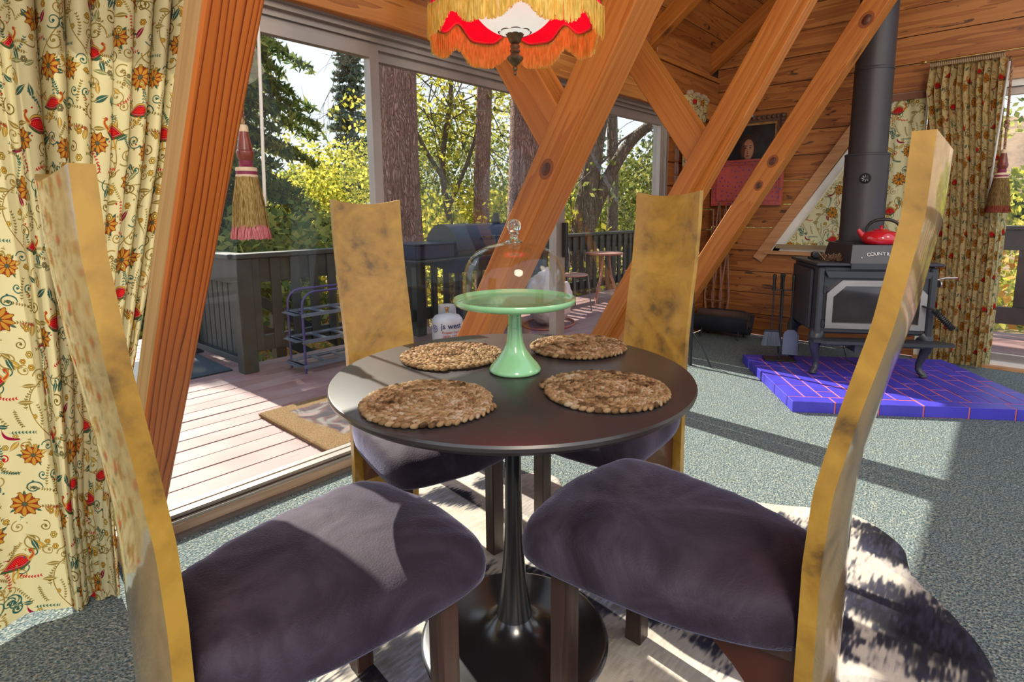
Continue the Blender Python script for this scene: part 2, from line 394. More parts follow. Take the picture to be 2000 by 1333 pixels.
def vnoise(w, h, cells, seed, asp=1.0):
    rs = np.random.RandomState(seed); cw, ch = int(cells)+2, int(cells*asp)+2
    g = rs.rand(ch+1, cw+1); X = np.linspace(0, cw-1.001, w); Y = np.linspace(0, ch-1.001, h)
    xi = X.astype(int); yi = Y.astype(int); fx = X-xi; fy = Y-yi; fx = fx*fx*(3-2*fx); fy = fy*fy*(3-2*fy)
    a = g[np.ix_(yi, xi)]; b = g[np.ix_(yi, xi+1)]; c = g[np.ix_(yi+1, xi)]; d = g[np.ix_(yi+1, xi+1)]
    return (a*(1-fx)+b*fx)*(1-fy[:, None])+(c*(1-fx)+d*fx)*fy[:, None]
HX0, HX1, HY0, HY1 = -2.0, .35, .05, 2.5
def hide_image():
    w, h = 1300, 1350
    X, Y = np.meshgrid(np.linspace(HX0, HX1, w), np.linspace(HY0, HY1, h))
    n1 = vnoise(w, h, 7, 1)-.5; n2 = vnoise(w, h, 22, 2)-.5; n3 = vnoise(w, h, 60, 3)-.5; st = vnoise(w, h, 420, 4, .22)-.5
    st2 = vnoise(w, h, 200, 9, .1)-.5
    f = np.full((h, w), -1.0)
    for cx, cy, rx, ry, a in ((-1.55,1.37,.13,.07,.4),(-1.52,1.53,.06,.05,.2),(-1.02,.74,.16,.10,.3),(-.95,.42,.25,.15,0),(-.70,1.33,.34,.09,.45),(-.42,1.44,.22,.12,.5),(-.05,1.72,.17,.22,.9),
        (-.17,2.12,.16,.09,-.6),(-.28,1.62,.07,.06,0),(-.7,1.9,.35,.16,.2),(-1.2,1.05,.12,.09,.4),(-.1,1.3,.14,.10,0),(-.45,1.02,.12,.09,.3),(-.5,.6,.3,.2,.3),(-1.35,.85,.10,.12,.2)):
        dx = X-cx; dy = Y-cy; u = dx*math.cos(a)+dy*math.sin(a); v = -dx*math.sin(a)+dy*math.cos(a)
        f = np.maximum(f, 1-np.sqrt((u/rx)**2+(v/ry)**2))
    g = f+.55*n1+.5*n2+.45*n3+.55*st+.25*st2
    m = 1/(1+np.exp(-g*11)); m = m[..., None]
    lt = np.array([.78,.74,.69])*(1+.16*n1[..., None]+.16*st[..., None]+.14*n2[..., None]-.02)
    grey = (vnoise(w, h, 5, 8)[..., None] > .62)*.10
    lt = lt-grey*np.array([.9,.8,.55]); dk = np.array([.12,.12,.16])*(1+.9*st[..., None]+.8*n2[..., None]+.5*st2[..., None])
    P = Pix(1, 1, 10, (0,0,0)); P.w, P.h = w, h; P.a = (lt*(1-m)+dk*m).astype(np.float32); return P.image('cow_hide')
IM_HIDE = hide_image()

def portrait_image():
    w, h = 300, 380
    X, Y = np.meshgrid(np.linspace(-1, 1, w), np.linspace(-1.25, 1.25, h))
    a = np.zeros((h, w, 3)); a[:] = (.10,.105,.12); a += ((vnoise(w, h, 9, 21)-.5)*.10)[..., None]
    def el(cx, cy, rx, ry, col, soft=9, wob=0.0):
        nonlocal a
        d = 1-np.sqrt(((X-cx)/rx)**2+((Y-cy)/ry)**2)+wob*(vnoise(w, h, 26, 5)-.5)
        m = np.clip(d*soft, 0, 1)[..., None]; a = a*(1-m)+np.array(col)*m
    el(0, -1.0, .85, .75, (.12,.09,.10)); el(0, .12, .46, .52, (.20,.12,.09), 6, .5)
    el(0, -.45, .17, .3, (.50,.33,.25)); el(0, .03, .27, .37, (.66,.46,.36)); el(.08, -.02, .16, .3, (.72,.53,.42), 4)
    el(-.24, 0, .1, .3, (.36,.22,.17), 4)
    for sx in (-1, 1): el(sx*.11-.02, .08, .06, .022, (.14,.09,.08)); el(sx*.11-.02, .15, .08, .016, (.25,.15,.12))
    el(-.03, -.05, .02, .12, (.5,.33,.26), 4); el(-.03, -.11, .045, .02, (.42,.26,.2)); el(-.03, -.20, .085, .025, (.52,.22,.2))
    P = Pix(1, 1, 10, (0,0,0)); P.w, P.h = w, h; P.a = a.astype(np.float32); return P.image('old_portrait')
IM_FACE = portrait_image()

def cloth_mat(name, scale=(1/.47, 1/.52), trans=.45, tint=(1,1,1)):
    n = N(name); uv = n.n('TexCoord').outputs['UV']; mp = n.n('Mapping', {0: uv}); mp.inputs['Scale'].default_value = (scale[0], scale[1], 1)
    im = n.n('TexImage', {0: mp.outputs[0]}); im.image = IM_CLOTH; im.extension = 'REPEAT'
    c = n.mix(1.0, im.outputs[0], tint, 'MULTIPLY')
    wv = n.noise(n.coord((300,300,300), False), 1, 1); bp = n.bump(wv, .12, .001)
    d = n.n('BsdfDiffuse', {'Color': c, 'Normal': bp}); tr = n.n('BsdfTranslucent', {'Color': c})
    mx = n.n('MixShader', {0: trans, 1: d.outputs[0], 2: tr.outputs[0]}); return n.done(mx)

# ---------------------------------------------------------------- materials
RAFT = wood('fir_rafter', (.20,.045,.006), (.40,.115,.012), (.55,.20,.034), 'X', 22, .42, True, 0, .08, con=.26)
RAFT_OR = wood('fir_orange', (.17,.020,.004), (.50,.115,.014), (.62,.19,.034), 'X', 75, .38, True, 0, .08, con=.8, pw=4.5)
FIR_TAN = wood('fir_tan', (.26,.12,.035), (.46,.26,.095), (.56,.35,.15), 'X', 30, .5, False, 0, .05, con=.3)
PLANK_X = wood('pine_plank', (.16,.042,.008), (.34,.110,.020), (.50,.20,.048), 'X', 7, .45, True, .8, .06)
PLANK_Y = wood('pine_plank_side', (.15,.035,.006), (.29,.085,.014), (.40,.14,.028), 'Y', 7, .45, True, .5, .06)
CEIL = wood('ceiling_plank', (.17,.045,.008), (.32,.10,.018), (.44,.17,.036), 'Y', 7, .45, True, .8, .06)
TRIMW = wood('trim_wood', (.40,.17,.06), (.52,.25,.10), (.60,.33,.15), 'X', 10, .5, False, 0, .1)
def carpet_mat():
    n = N('carpet'); v = n.coord((1,1,1), False)
    a = n.noise(v, 120, 3, .7); b = n.noise(v, 14, 3); vo = n.n('TexVoronoi', {'Vector': v, 'Scale': 150.0}).outputs['Distance']
    c = n.ramp(n.math('ADD', n.math('MULTIPLY', a, .9), n.math('MULTIPLY', vo, .25)), [(.36, (.025,.038,.052)), (.50, (.095,.135,.150)), (.62, (.22,.26,.24)), (.74, (.40,.41,.34))])
    c = n.mix(n.ramp(b, [(.35, (0,0,0)), (.65, (.35,.35,.35))]), c, (.17,.22,.25))
    return n.done(n.bsdf(Base_Color=c, Roughness=.95, Specular_IOR_Level=.1, Normal=n.bump(n.math('ADD', a, vo), .8, .008)))
CARPET = carpet_mat()
def gold_mat(name, dark, mid, light, rough=.22, edge=False):
    n = N(name); v = n.coord()
    a = n.noise(v, 5.5, 6, .62, .8); b = n.noise(v, 16, 4, .6, .5)
    t = n.math('ADD', n.math('MULTIPLY', a, .7), n.math('MULTIPLY', b, .35))
    c = n.ramp(t, [(.36, dark), (.47, mid), (.62, light)])
    return n.done(n.bsdf(Base_Color=c, Roughness=rough, Coat_Weight=.45 if rough < .2 else .2, Coat_Roughness=.06, Specular_IOR_Level=.5))
GOLD = gold_mat('gilt_lacquer', (.11,.060,.018), (.33,.180,.026), (.46,.265,.040), .30)
GOLD_B = gold_mat('gilt_lacquer_back', (.13,.08,.03), (.26,.16,.055), (.34,.22,.08), .10)
def suede():
    n = N('plum_suede'); v = n.coord(); a = n.noise(v, 5, 4, .6, 1.2); f = n.noise(v, 260, 2)
    c = n.ramp(a, [(.32, (.018,.010,.018)), (.5, (.036,.024,.038)), (.68, (.066,.050,.072))])
    return n.done(n.bsdf(Base_Color=c, Roughness=.75, Specular_IOR_Level=.25, Sheen_Weight=.5, Sheen_Roughness=.35, Sheen_Tint=(.55,.55,.85), Normal=n.bump(n.math('ADD', n.math('MULTIPLY', a, 2.0), f), .35, .004)))
SUEDE = suede()
DARKWOOD = wood('walnut_leg', (.020,.009,.007), (.045,.020,.014), (.075,.034,.024), 'Z', 14, .35, False, 0, .3)
TABLETOP = plain('espresso_top', (.034,.029,.031), .33, spec=.9, var=.08, scale=3)
TABLEMETAL = plain('gunmetal', (.115,.115,.12), .24, metal=.9, var=.05)
def straw():
    n = N('water_hyacinth'); v = n.coord(); a = n.noise(v, 30, 4); st = n.noise(v, 420, 2); b = n.noise(v, 9, 2)
    t = n.math('ADD', n.math('MULTIPLY', a, .6), n.math('MULTIPLY', b, .4))
    isl = n.n('NewGeometry').outputs['Random Per Island']; t = n.math('ADD', n.math('MULTIPLY', t, .8), n.math('MULTIPLY', n.math('SUBTRACT', isl, .5), .22)); t = n.math('ADD', t, .1)
    c = n.ramp(t, [(.30, (.045,.022,.012)), (.42, (.16,.095,.045)), (.56, (.31,.205,.105)), (.70, (.40,.32,.23))])
    return n.done(n.bsdf(Base_Color=c, Roughness=.8, Specular_IOR_Level=.08, Normal=n.bump(st, .5, .0015)))
STRAW = straw()
JADE = plain('jadeite_glass', (.27,.58,.30), .12, spec=.5, var=.04, coat=.5)
def glass_mat(name, tint=(1,1,1), lo=.05, hi=.55, gl=(1,1,1), rough=0.0):
    n = N(name); fr = n.n('Fresnel', {'IOR': 1.33}); gb = n.n('NewGeometry'); f = n.math('MULTIPLY', fr.outputs[0], n.math('SUBTRACT', 1.0, gb.outputs['Backfacing']), clamp=True)
    t = n.n('BsdfTransparent', {'Color': tint}); g = n.n('BsdfGlossy', {'Color': gl, 'Roughness': rough})
    return n.done(n.n('MixShader', {0: f, 1: t.outputs[0], 2: g.outputs[0]}))
PANE = glass_mat('window_glass', (.97,.985,.98))
DOME = glass_mat('clear_glass', (.97,.98,.975), gl=(1,1,1))
CRYSTAL = N('crystal'); CRYSTAL = CRYSTAL.done(CRYSTAL.bsdf(Base_Color=(1,1,1), Roughness=.02, Transmission_Weight=1.0, IOR=1.5))
ALU = plain('aluminium', (.34,.30,.27), .38, metal=.55, var=.08)
ALU_D = plain('aluminium_track', (.20,.18,.17), .45, metal=.5)
WHITE = plain('white_paint', (.80,.80,.76), .45, var=.03)
BLACK = plain('black_plastic', (.012,.012,.013), .4)
IRON = plain('black_iron', (.028,.030,.034), .42, metal=.3, var=.2)
STOVE = plain('stove_steel', (.055,.058,.068), .42, metal=.35, var=.08, bump=.06)
PIPE = plain('stove_pipe', (.050,.046,.052), .50, metal=.3, var=.05)
STOVETRIM = plain('brushed_nickel', (.42,.38,.36), .30, metal=.8)
FIREGLASS = plain('fire_glass', (.030,.022,.022), .06, spec=.8, var=.5, scale=5, coat=.5)
BLUE = plain('cobalt_brick', (.060,.050,.50), .42, var=.14, scale=9, bump=.15)
GROUT = plain('terracotta_grout', (.75,.16,.10), .8, var=.15)
REDEN = plain('red_enamel', (.62,.010,.022), .08, spec=.6, var=.04, coat=.8)
BRASS = plain('antique_brass', (.20,.145,.085), .36, metal=.85, var=.35, scale=60, bump=.3)
RODB = plain('polished_brass', (.75,.52,.20), .18, metal=1.0)
def opal():
    n = N('opal_glass'); b = n.bsdf(Base_Color=(.82,.82,.76), Roughness=.12, Emission_Color=(1.0,.97,.88), Emission_Strength=.42); return n.done(b)
OPAL = opal()
def trans_cloth(name, col, tr=.5, rough=.6):
    n = N(name); d = n.n('BsdfDiffuse', {'Color': col}); t = n.n('BsdfTranslucent', {'Color': col})
    return n.done(n.n('MixShader', {0: tr, 1: d.outputs[0], 2: t.outputs[0]}))
REDSILK = trans_cloth('red_silk', (.85,.015,.075), .14)
def fringe_mat(name, a, b, tr=.35):
    n = N(name); at = n.coord((1,1,.2), False); c = n.ramp(n.noise(at, 220, 2), [(.35, a), (.65, b)])
    d = n.n('BsdfDiffuse', {'Color': c}); t = n.n('BsdfTranslucent', {'Color': c}); return n.done(n.n('MixShader', {0: tr, 1: d.outputs[0], 2: t.outputs[0]}))
FRINGE = fringe_mat('gold_fringe', (.82,.62,.14), (1.0,.88,.36), .62)
TASSEL = fringe_mat('tassel_straw', (.32,.20,.06), (.60,.44,.18), .15)
PINKF = fringe_mat('tassel_pink', (.60,.16,.18), (.80,.35,.34), .15)
MAROON = plain('satin_maroon', (.20,.045,.030), .3, var=.25, scale=30)
WINE = plain('wine_braid', (.22,.02,.06), .5); CREAMB = plain('cream_braid', (.72,.55,.36), .5)
CORD = fringe_mat('twisted_cord', (.16,.035,.03), (.52,.36,.22), .05)
def deck_mat():
    n = N('painted_deck'); v = n.coord((1,.12,1)); v2 = n.coord()
    a = n.noise(v, 30, 4, .6); b = n.noise(v2, 2.2, 4); g = n.noise(v2, 14, 3)
    c = n.ramp(b, [(.3, (.20,.095,.09)), (.5, (.27,.155,.15)), (.7, (.30,.20,.195))])
    c = n.mix(n.ramp(a, [(.30, (.5,.5,.5)), (.42, (0,0,0))]), c, (.26,.12,.10)); c = n.mix(n.ramp(g, [(.26, (.6,.6,.6)), (.32, (0,0,0))]), c, (.18,.08,.06))
    return n.done(n.bsdf(Base_Color=c, Roughness=.6, Normal=n.bump(a, .2, .002)))
DECK = deck_mat()
RAIL = plain('rail_paint', (.022,.028,.027), .55, var=.35, scale=7, bump=.2)
RAIL2 = plain('rail_paint_brown', (.055,.040,.045), .5, var=.3, scale=7)
GRILLB = plain('grill_sky_tint', (.005,.011,.040), .32, spec=.3)  # blue of the sky reflected in the lid is put into the base colour
TANKW = plain('tank_white', (.66,.62,.62), .4, var=.12, scale=8)
PURPLE = plain('purple_tube', (.06,.045,.17), .35)
MESHGREY = plain('shelf_metal', (.16,.19,.26), .35, metal=.4)
TARP = plain('pale_canvas', (.62,.54,.53), .7, var=.12, bump=.3)
BISTRO = plain('bistro_wood', (.40,.20,.15), .5, var=.15)
BISTROM = plain('bistro_wire', (.20,.20,.22), .4, metal=.5)
def bark(name, a, b, c_):
    n = N(name); v = n.coord((1,1,.22)); vo = n.n('TexVoronoi', {'Vector': n.n('VectorMath', {0: v, 1: n.n('TexNoise', {'Vector': v, 'Scale': 6.0}).outputs['Color']}, operation='ADD').outputs[0], 'Scale': 15.0}, feature='DISTANCE_TO_EDGE').outputs[0]
    f = n.noise(v, 40, 4, .6); g = n.noise(v, 3, 2)
    t = n.math('ADD', n.math('MULTIPLY', n.math('MINIMUM', vo, .3), 1.3), n.math('MULTIPLY', f, .5))
    c = n.ramp(t, [(.18, a), (.38, b), (.60, c_)]); c = n.mix(n.math('MULTIPLY', g, .35), c, (.30,.20,.12))
    return n.done(n.bsdf(Base_Color=c, Roughness=.85, Normal=n.bump(t, 1.0, .05)))
PINEBARK = bark('pine_bark', (.06,.03,.024), (.33,.165,.13), (.48,.29,.24))
GREYBARK = bark('oak_bark', (.05,.04,.035), (.16,.12,.09), (.26,.21,.16))
def leafmat(name, cols, tr=.5):
    n = N(name); g = n.n('NewGeometry'); v = n.n('VectorMath', {0: g.outputs['Position'], 1: (1,1,1)}, operation='MULTIPLY').outputs[0]
    isl = g.outputs['Random Per Island']; big = n.noise(v, .45, 3)
    t = n.math('ADD', n.math('MULTIPLY', isl, .55), n.math('MULTIPLY', n.math('SUBTRACT', big, .2), .8))
    k = len(cols); c = n.ramp(t, [(.15+.75*i/(k-1), cc) for i, cc in enumerate(cols)])
    d = n.n('BsdfDiffuse', {'Color': c}); tt = n.n('BsdfTranslucent', {'Color': c}); return n.done(n.n('MixShader', {0: tr, 1: d.outputs[0], 2: tt.outputs[0]}))
LEAF_Y = leafmat('leaves_yellow', [(.12,.15,.03), (.36,.38,.06), (.72,.64,.10), (.90,.74,.18)], .55)
LEAF_G = leafmat('leaves_green', [(.07,.10,.04), (.18,.23,.07), (.42,.42,.11), (.66,.60,.17)], .5)
LEAF_D = leafmat('needles_dark', [(.035,.07,.035), (.12,.18,.065), (.28,.32,.09), (.55,.50,.14)], .5)
LEAF_B = leafmat('needles_blue', [(.06,.09,.08), (.12,.17,.14), (.22,.27,.19), (.34,.36,.22)], .4)
LEAF_O = leafmat('leaves_orange', [(.16,.10,.03), (.45,.25,.06), (.70,.38,.10), (.75,.50,.2)], .5)
def soil():
    n = N('forest_floor'); v = n.coord((1,1,1), False); a = n.noise(v, 9, 5, .7); b = n.noise(v, .5, 3)
    c = n.ramp(a, [(.35, (.05,.03,.02)), (.5, (.22,.13,.08)), (.62, (.42,.28,.18))]); c = n.mix(n.ramp(b, [(.5, (0,0,0)), (.6, (.5,.5,.5))]), c, (.35,.30,.10))
    return n.done(n.bsdf(Base_Color=c, Roughness=.95, Normal=n.bump(a, .6, .05)))
SOIL = soil()
def hillm(name, a, b, c_):
    n = N(name); v = n.coord((1,1,1), False); t = n.noise(v, .09, 6, .7); return n.done(n.bsdf(Base_Color=n.ramp(t, [(.35, a), (.5, b), (.65, c_)]), Roughness=1.0, Specular_IOR_Level=0.0))
HILLM = hillm('autumn_hill', (.13,.12,.10), (.30,.21,.15), (.42,.30,.20))
# ================================================================ THE ROOM
DX = -2.10          # inner plane of the glazed wall
WY = 5.15           # inner plane of the back wall
ZD = -0.08          # deck level

fl = M().box(DX, 3.2, -1.6, WY, -.10, 0).build('floor', CARPET, kind='structure')

def plank_poly(poly, y0, y1, mat, parent, axis='y', name='plank'):
    cx = sum(p[0] for p in poly)/len(poly); cz = sum(p[1] for p in poly)/len(poly)
    m = M().prism([(p[0]-cx, p[1]-cz) for p in poly], y0, y1, axis)
    loc = (cx, 0, cz) if axis == 'y' else (0, cx, cz)
    return m.build(name, mat, parent, loc=loc)

# back wall: one board per row, cut round the sloped window and the far glass door
wb = thing('wall_back', kind='structure')
WIN = dict(bl=(-1.557,.77), br=(-.52,.77), tr=(-.52,1.99), tl=(-.767,1.99))
def slope_x(z): return -1.557+(z-.77)*(.79/1.22)
zs = [.1925*i for i in range(5)]+[.77+.2033*i for i in range(1, 7)]
while zs[-1] < 4.6: zs.append(zs[-1]+.198)
rs = random.Random(3)
for i in range(len(zs)-1):
    z0, z1 = zs[i]+.003, zs[i+1]-.003; d = rs.uniform(0, .010)
    segs = []
    if z1 < .775: segs = [[(DX,z0),(-.47,z0),(-.47,z1),(DX,z1)]]
    elif z1 < 2.0:
        segs = [[(DX,z0),(slope_x(z0)-.01,z0),(slope_x(z1)-.01,z1),(DX,z1)], [(-.52,z0),(-.47,z0),(-.47,z1),(-.52,z1)], [(2.2,z0),(3.2,z0),(3.2,z1),(2.2,z1)]]
    else:
        xs = sorted([DX, 3.2]+[rs.uniform(-1.7, 2.6) for _ in range(rs.choice([0, 1, 1]))])
        segs = [[(a+.0015,z0),(b-.0015,z0),(b-.0015,z1),(a+.0015,z1)] for a, b in zip(xs[:-1], xs[1:]) if b-a > .2]
    for sg in segs: plank_poly(sg, WY-.0+d, WY+.10, PLANK_X, wb)
M().box(DX-.1, -.47, WY+.02, WY+.09, 0, .77).box(DX-.1, 3.2, WY+.02, WY+.09, 2.0, 4.7).build('backing', DARKWOOD, wb)
# sloped window in the back wall
w1 = thing('window_1', kind='structure')
def strip(p0, p1, w, y0, y1, side=1):
    p0 = Vector((p0[0], 0, p0[1])); p1 = Vector((p1[0], 0, p1[1])); t = (p1-p0).normalized(); nn = Vector((-t.z, 0, t.x))*side
    return [(p0.x,p0.z),(p1.x,p1.z),((p1+nn*w).x,(p1+nn*w).z),((p0+nn*w).x,(p0+nn*w).z)]
M().prism(strip((-1.62,.67),(-.78,1.99),.085, 0, 0, 1), WY-.035, WY+.02).build('casing', TRIMW, w1)
M().prism(strip((-1.557,.775),(-.767,1.985),.058, 0, 0, -1), WY-.012, WY+.06).prism([(-1.54,.775),(-.53,.775),(-.53,.81),(-1.52,.81)], WY-.012, WY+.06).prism([(-.79,1.95),(-.53,1.95),(-.53,1.985),(-.77,1.985)], WY-.012, WY+.06).prism([(-.56,.78),(-.53,.78),(-.53,1.98),(-.56,1.98)], WY-.012, WY+.06).build('window_frame', WHITE, w1)
M().prism([(-1.52,.80),(-.55,.80),(-.55,1.96),(-.77,1.96)], WY+.03, WY+.036).build('pane', PANE, w1)
M().box(-1.60, -.50, WY-.05, WY+.02, .745, .775).build('sill', TRIMW, w1)
# far glass door, mostly behind its curtain
d2 = thing('door_2', kind='structure')
m = M(); rect_frame(m, -.47, 2.2, .0, 1.99, .045, WY-.005, WY+.10); m.build('door_frame', WHITE, d2)
m = M(); rect_frame(m, -.42, .90, .045, 1.945, .05, WY+.03, WY+.07); m.build('sash', ALU, d2)
m = M(); rect_frame(m, .86, 2.15, .045, 1.945, .05, WY+.06, WY+.10); m.build('sash', ALU, d2)
M().box(-.37, .85, WY+.045, WY+.051, .095, 1.895).build('pane', PANE, d2)
M().box(.91, 2.10, WY+.075, WY+.081, .095, 1.895).build('pane', PANE, d2)
M().box(-.47, 2.2, WY-.06, WY+.02, 0, .018).build('threshold', TRIMW, d2)
M().box(-.48, 2.25, WY-.03, WY+.0, 1.99, 2.06).build('header_board', TRIMW, d2)

# glazed wall
wl = thing('wall_left', kind='structure')
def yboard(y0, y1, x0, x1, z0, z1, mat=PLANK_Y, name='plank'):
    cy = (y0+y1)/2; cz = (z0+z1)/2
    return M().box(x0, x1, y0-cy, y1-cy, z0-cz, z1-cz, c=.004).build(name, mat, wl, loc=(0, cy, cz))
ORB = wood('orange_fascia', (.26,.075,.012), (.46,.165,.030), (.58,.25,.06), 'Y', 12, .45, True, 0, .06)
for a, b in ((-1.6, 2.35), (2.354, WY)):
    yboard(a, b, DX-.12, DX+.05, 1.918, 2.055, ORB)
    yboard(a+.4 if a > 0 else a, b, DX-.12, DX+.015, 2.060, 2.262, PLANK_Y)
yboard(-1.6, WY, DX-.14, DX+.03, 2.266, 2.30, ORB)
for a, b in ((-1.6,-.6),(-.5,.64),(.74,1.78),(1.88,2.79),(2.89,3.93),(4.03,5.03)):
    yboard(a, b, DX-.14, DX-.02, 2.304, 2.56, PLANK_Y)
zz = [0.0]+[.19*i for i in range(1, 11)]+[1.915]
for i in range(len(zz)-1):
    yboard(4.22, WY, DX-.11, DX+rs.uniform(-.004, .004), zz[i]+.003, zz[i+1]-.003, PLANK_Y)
# sliding glass door
d1 = thing('door_1', kind='structure')
m = M()
m.box(DX-.13, DX-.005, -1.5, 4.22, 1.892, 1.915).box(DX-.13, DX-.03, -1.5, 4.22, 1.868, 1.892).box(DX-.13, DX-.045, -1.5, 4.22, 1.842, 1.868)
m.build('head_track', ALU, d1)
M().box(DX-.020, DX+.015, -1.5, 4.22, 1.912, 1.922).build('head_trim', ALU, d1)
M().box(DX-.115, DX-.008, -1.5, 4.22, -.06, .046, c=.003).build('sill', wood('weathered_sill', (.20,.12,.07), (.36,.25,.17), (.46,.36,.27), 'Y', 12, .6, False, 0, 0), d1)
M().box(DX-.13, DX-.10, -1.5, 4.22, .046, .060).box(DX-.06, DX-.045, -1.5, 4.22, .046, .058).box(DX-.02, DX-.008, -1.5, 4.22, .046, .056).build('track', ALU, d1)
M().box(DX-.008, DX+.022, -1.5, 4.22, 0, .010).build('threshold_strip', ALU_D, d1)
def sash(y0, y1, x, w0=.045, w1=.045):
    m = M(); m.box(x-.018, x+.018, y0, y0+w0, .058, 1.845).box(x-.018, x+.018, y1-w1, y1, .058, 1.845)
    m.box(x-.018, x+.018, y0+w0, y1-w1, .058, .072).box(x-.018, x+.018, y0+w0, y1-w1, 1.80, 1.845); s_ = m.build('sash', ALU, d1)
    M().box(x-.003, x+.003, y0+w0-.005, y1-w1+.005, .068, 1.805).build('pane', PANE, s_)
    return s_
sash(-1.45, .33, DX-.085); sash(.30, 1.50, DX-.045); sash(1.475, 2.86, DX-.085, .05, .05); s3 = sash(2.785, 4.20, DX-.045, .09, .06)
M().box(DX-.024, DX+.012, 2.84, 2.862, .84, 1.06, c=.004).build('door_handle', BLACK, s3)
M().box(DX-.12, DX+.0, 4.19, 4.225, 0, 1.915).build('jamb', ALU, d1)

# ceiling of the dormer: boards across the rafters
ce = thing('ceiling', kind='structure')
SL = math.atan(.74); cz0 = 2.47
for i in range(18):
    u0, u1 = i*.195, (i+1)*.195-.005
    mt = Matrix.Translation((DX-.06, (WY-1.6)/2, cz0)) @ Matrix.Rotation(-SL, 4, 'Y')
    o = M().box(u0-(u0+u1)/2, u1-(u0+u1)/2, -(WY+1.6)/2, (WY+1.6)/2, 0, .03).build('plank', CEIL, ce)
    o.matrix_world = mt @ Matrix.Translation(((u0+u1)/2, 0, rs.uniform(0, .006)))
M().box(DX-.1, 1.6, -1.6, WY+.1, .035, .05).build('roof_sheet', DARKWOOD, ce).matrix_world = Matrix.Translation((DX-.06+2.1*math.cos(SL)*0, 0, cz0)) @ Matrix.Rotation(-SL, 4, 'Y') @ Matrix.Translation((2.0, 0, 0))
for k, y in enumerate((-.55, .69, 1.83, 2.84, 3.98, 5.08)):
    p0 = Vector((DX-.10, y, cz0-.075)); p1 = p0+Vector((math.cos(SL), 0, math.sin(SL)))*3.4
    L = (p1-p0).length
    o = M().box(0, L, -.045, .045, -.075, .070, c=.004).build('rafter', RAFT, ce); o.matrix_world = frame(p0, p1)

# the leaning timbers of the frame
e = Vector((math.cos(R(59)), 0, math.sin(R(59)))); nn = Vector((math.sin(R(59)), 0, -math.cos(R(59))))
def leaner(name, y0, w, bx, depth, label, mat=RAFT, L=4.95, ang=59.0):
    e = Vector((math.cos(R(ang)), 0, math.sin(R(ang)))); nn = Vector((math.sin(R(ang)), 0, -math.cos(R(ang)))); group = None
    p0 = Vector((bx, y0, 0))-nn*depth/2-e*.0
    # foot cut flat on the carpet
    m = M(); k = depth/2/math.tan(R(ang))
    v = []
    for y in (0, w):
        v += [( k, y, -depth/2), (-k, y, depth/2), (L, y, -depth/2), (L, y, depth/2)]
    m.add(v, [(0,2,3,1),(4,5,7,6),(0,1,5,4),(2,6,7,3),(0,4,6,2),(1,3,7,5)])
    bm = bmesh.new(); bm.from_mesh(m.mesh('t')); bmesh.ops.bevel(bm, geom=bm.edges[:], offset=.005, segments=1, affect='EDGES')
    o = M().addbm(bm).build(name, mat, None, label=label, cat='timber', group=group, kind='thing')
    xa = e; za = -nn; ya = Vector((0, 1, 0))
    if mat is RAFT_OR:
        o.data.materials.append(FIR_TAN)
        for p in o.data.polygons: p.material_index = 1 if p.normal.y < -.9 else 0
    o.matrix_world = Matrix(((xa.x,ya.x,za.x,p0.x),(xa.y,ya.y,za.y,y0),(xa.z,ya.z,za.z,p0.z+.0),(0,0,0,1)))
    return o
leaner('leaning_timber', .362, .092, -2.0, .085, 'orange-grained leaning timber beside the long flowered curtain', RAFT_OR, ang=54.8)
LT2 = leaner('leaning_timber', 1.62, .15, -2.0, .125, 'thick leaning timber with a round knot behind the glass cake dome', RAFT)
leaner('leaning_timber', 2.80, .055, -1.98, .095, 'slimmer leaning timber doubled against a wider one, foot right of the knotted timber', RAFT, ang=60)
leaner('leaning_timber', 2.862, .09, -1.905, .13, 'wider leaning timber paired behind the slimmer one between dome and portrait', RAFT, ang=61)
LT4 = leaner('leaning_timber', 3.885, .14, -2.0, .13, 'leaning timber with two dark knots crossing in front of the portrait and stove pipe', RAFT)
def brace(p0, p1, w, d, label):
    L = (Vector(p1)-Vector(p0)).length
    o = M().box(0, L, -w/2, w/2, -d/2, d/2, c=.005).build('knee_brace', RAFT, None, label=label, cat='brace', kind='thing')
    o.matrix_world = frame(p0, p1); return o
brace((-1.255, 1.70, 1.385), (-1.98, 1.70, 2.44), .125, .15, 'short slanting brace meeting the knotted timber below the fringed lamp')
brace((-1.235, 2.99, 1.365), (-1.95, 2.99, 2.385), .12, .15, 'short slanting brace meeting the doubled timbers in front of the far curtain')

bpy.context.view_layer.update()
KNOT = plain('timber_knot', (.085,.022,.008), .45, var=.5, scale=40); KRING = plain('knot_ring', (.24,.060,.010), .45)
def knot(o, wx, wz, r):
    """a branch knot on the face of a timber, a hair proud of it"""
    p = o.matrix_world.inverted() @ Vector((wx, 0, wz)); m = M()
    for q, rr_ in ((0, r), ):
        m.lathe([(0,.0016),(rr_*.55,.0015),(rr_*.6,.0008),(rr_,.0)], 20, mt=Matrix.Translation((p.x, -.0004, p.z)) @ Matrix.Rotation(R(90), 4, 'X') @ Matrix.Scale(1.35, 4, (1, 0, 0)))
    k = m.build('knot', KNOT, o, smooth=50)
    M().lathe([(rr_*1.02,.0002),(rr_*1.25,.0008),(rr_*1.5,.0001)], 20, mt=Matrix.Translation((p.x, -.0003, p.z)) @ Matrix.Rotation(R(90), 4, 'X') @ Matrix.Scale(1.35, 4, (1, 0, 0))).build('knot_ring', KRING, k, smooth=50)
knot(LT2, -1.285, 1.287, .020); knot(LT4, -.725, 2.215, .024); knot(LT4, -1.195, 1.446, .022); knot(LT4, -1.275, 1.292, .018)
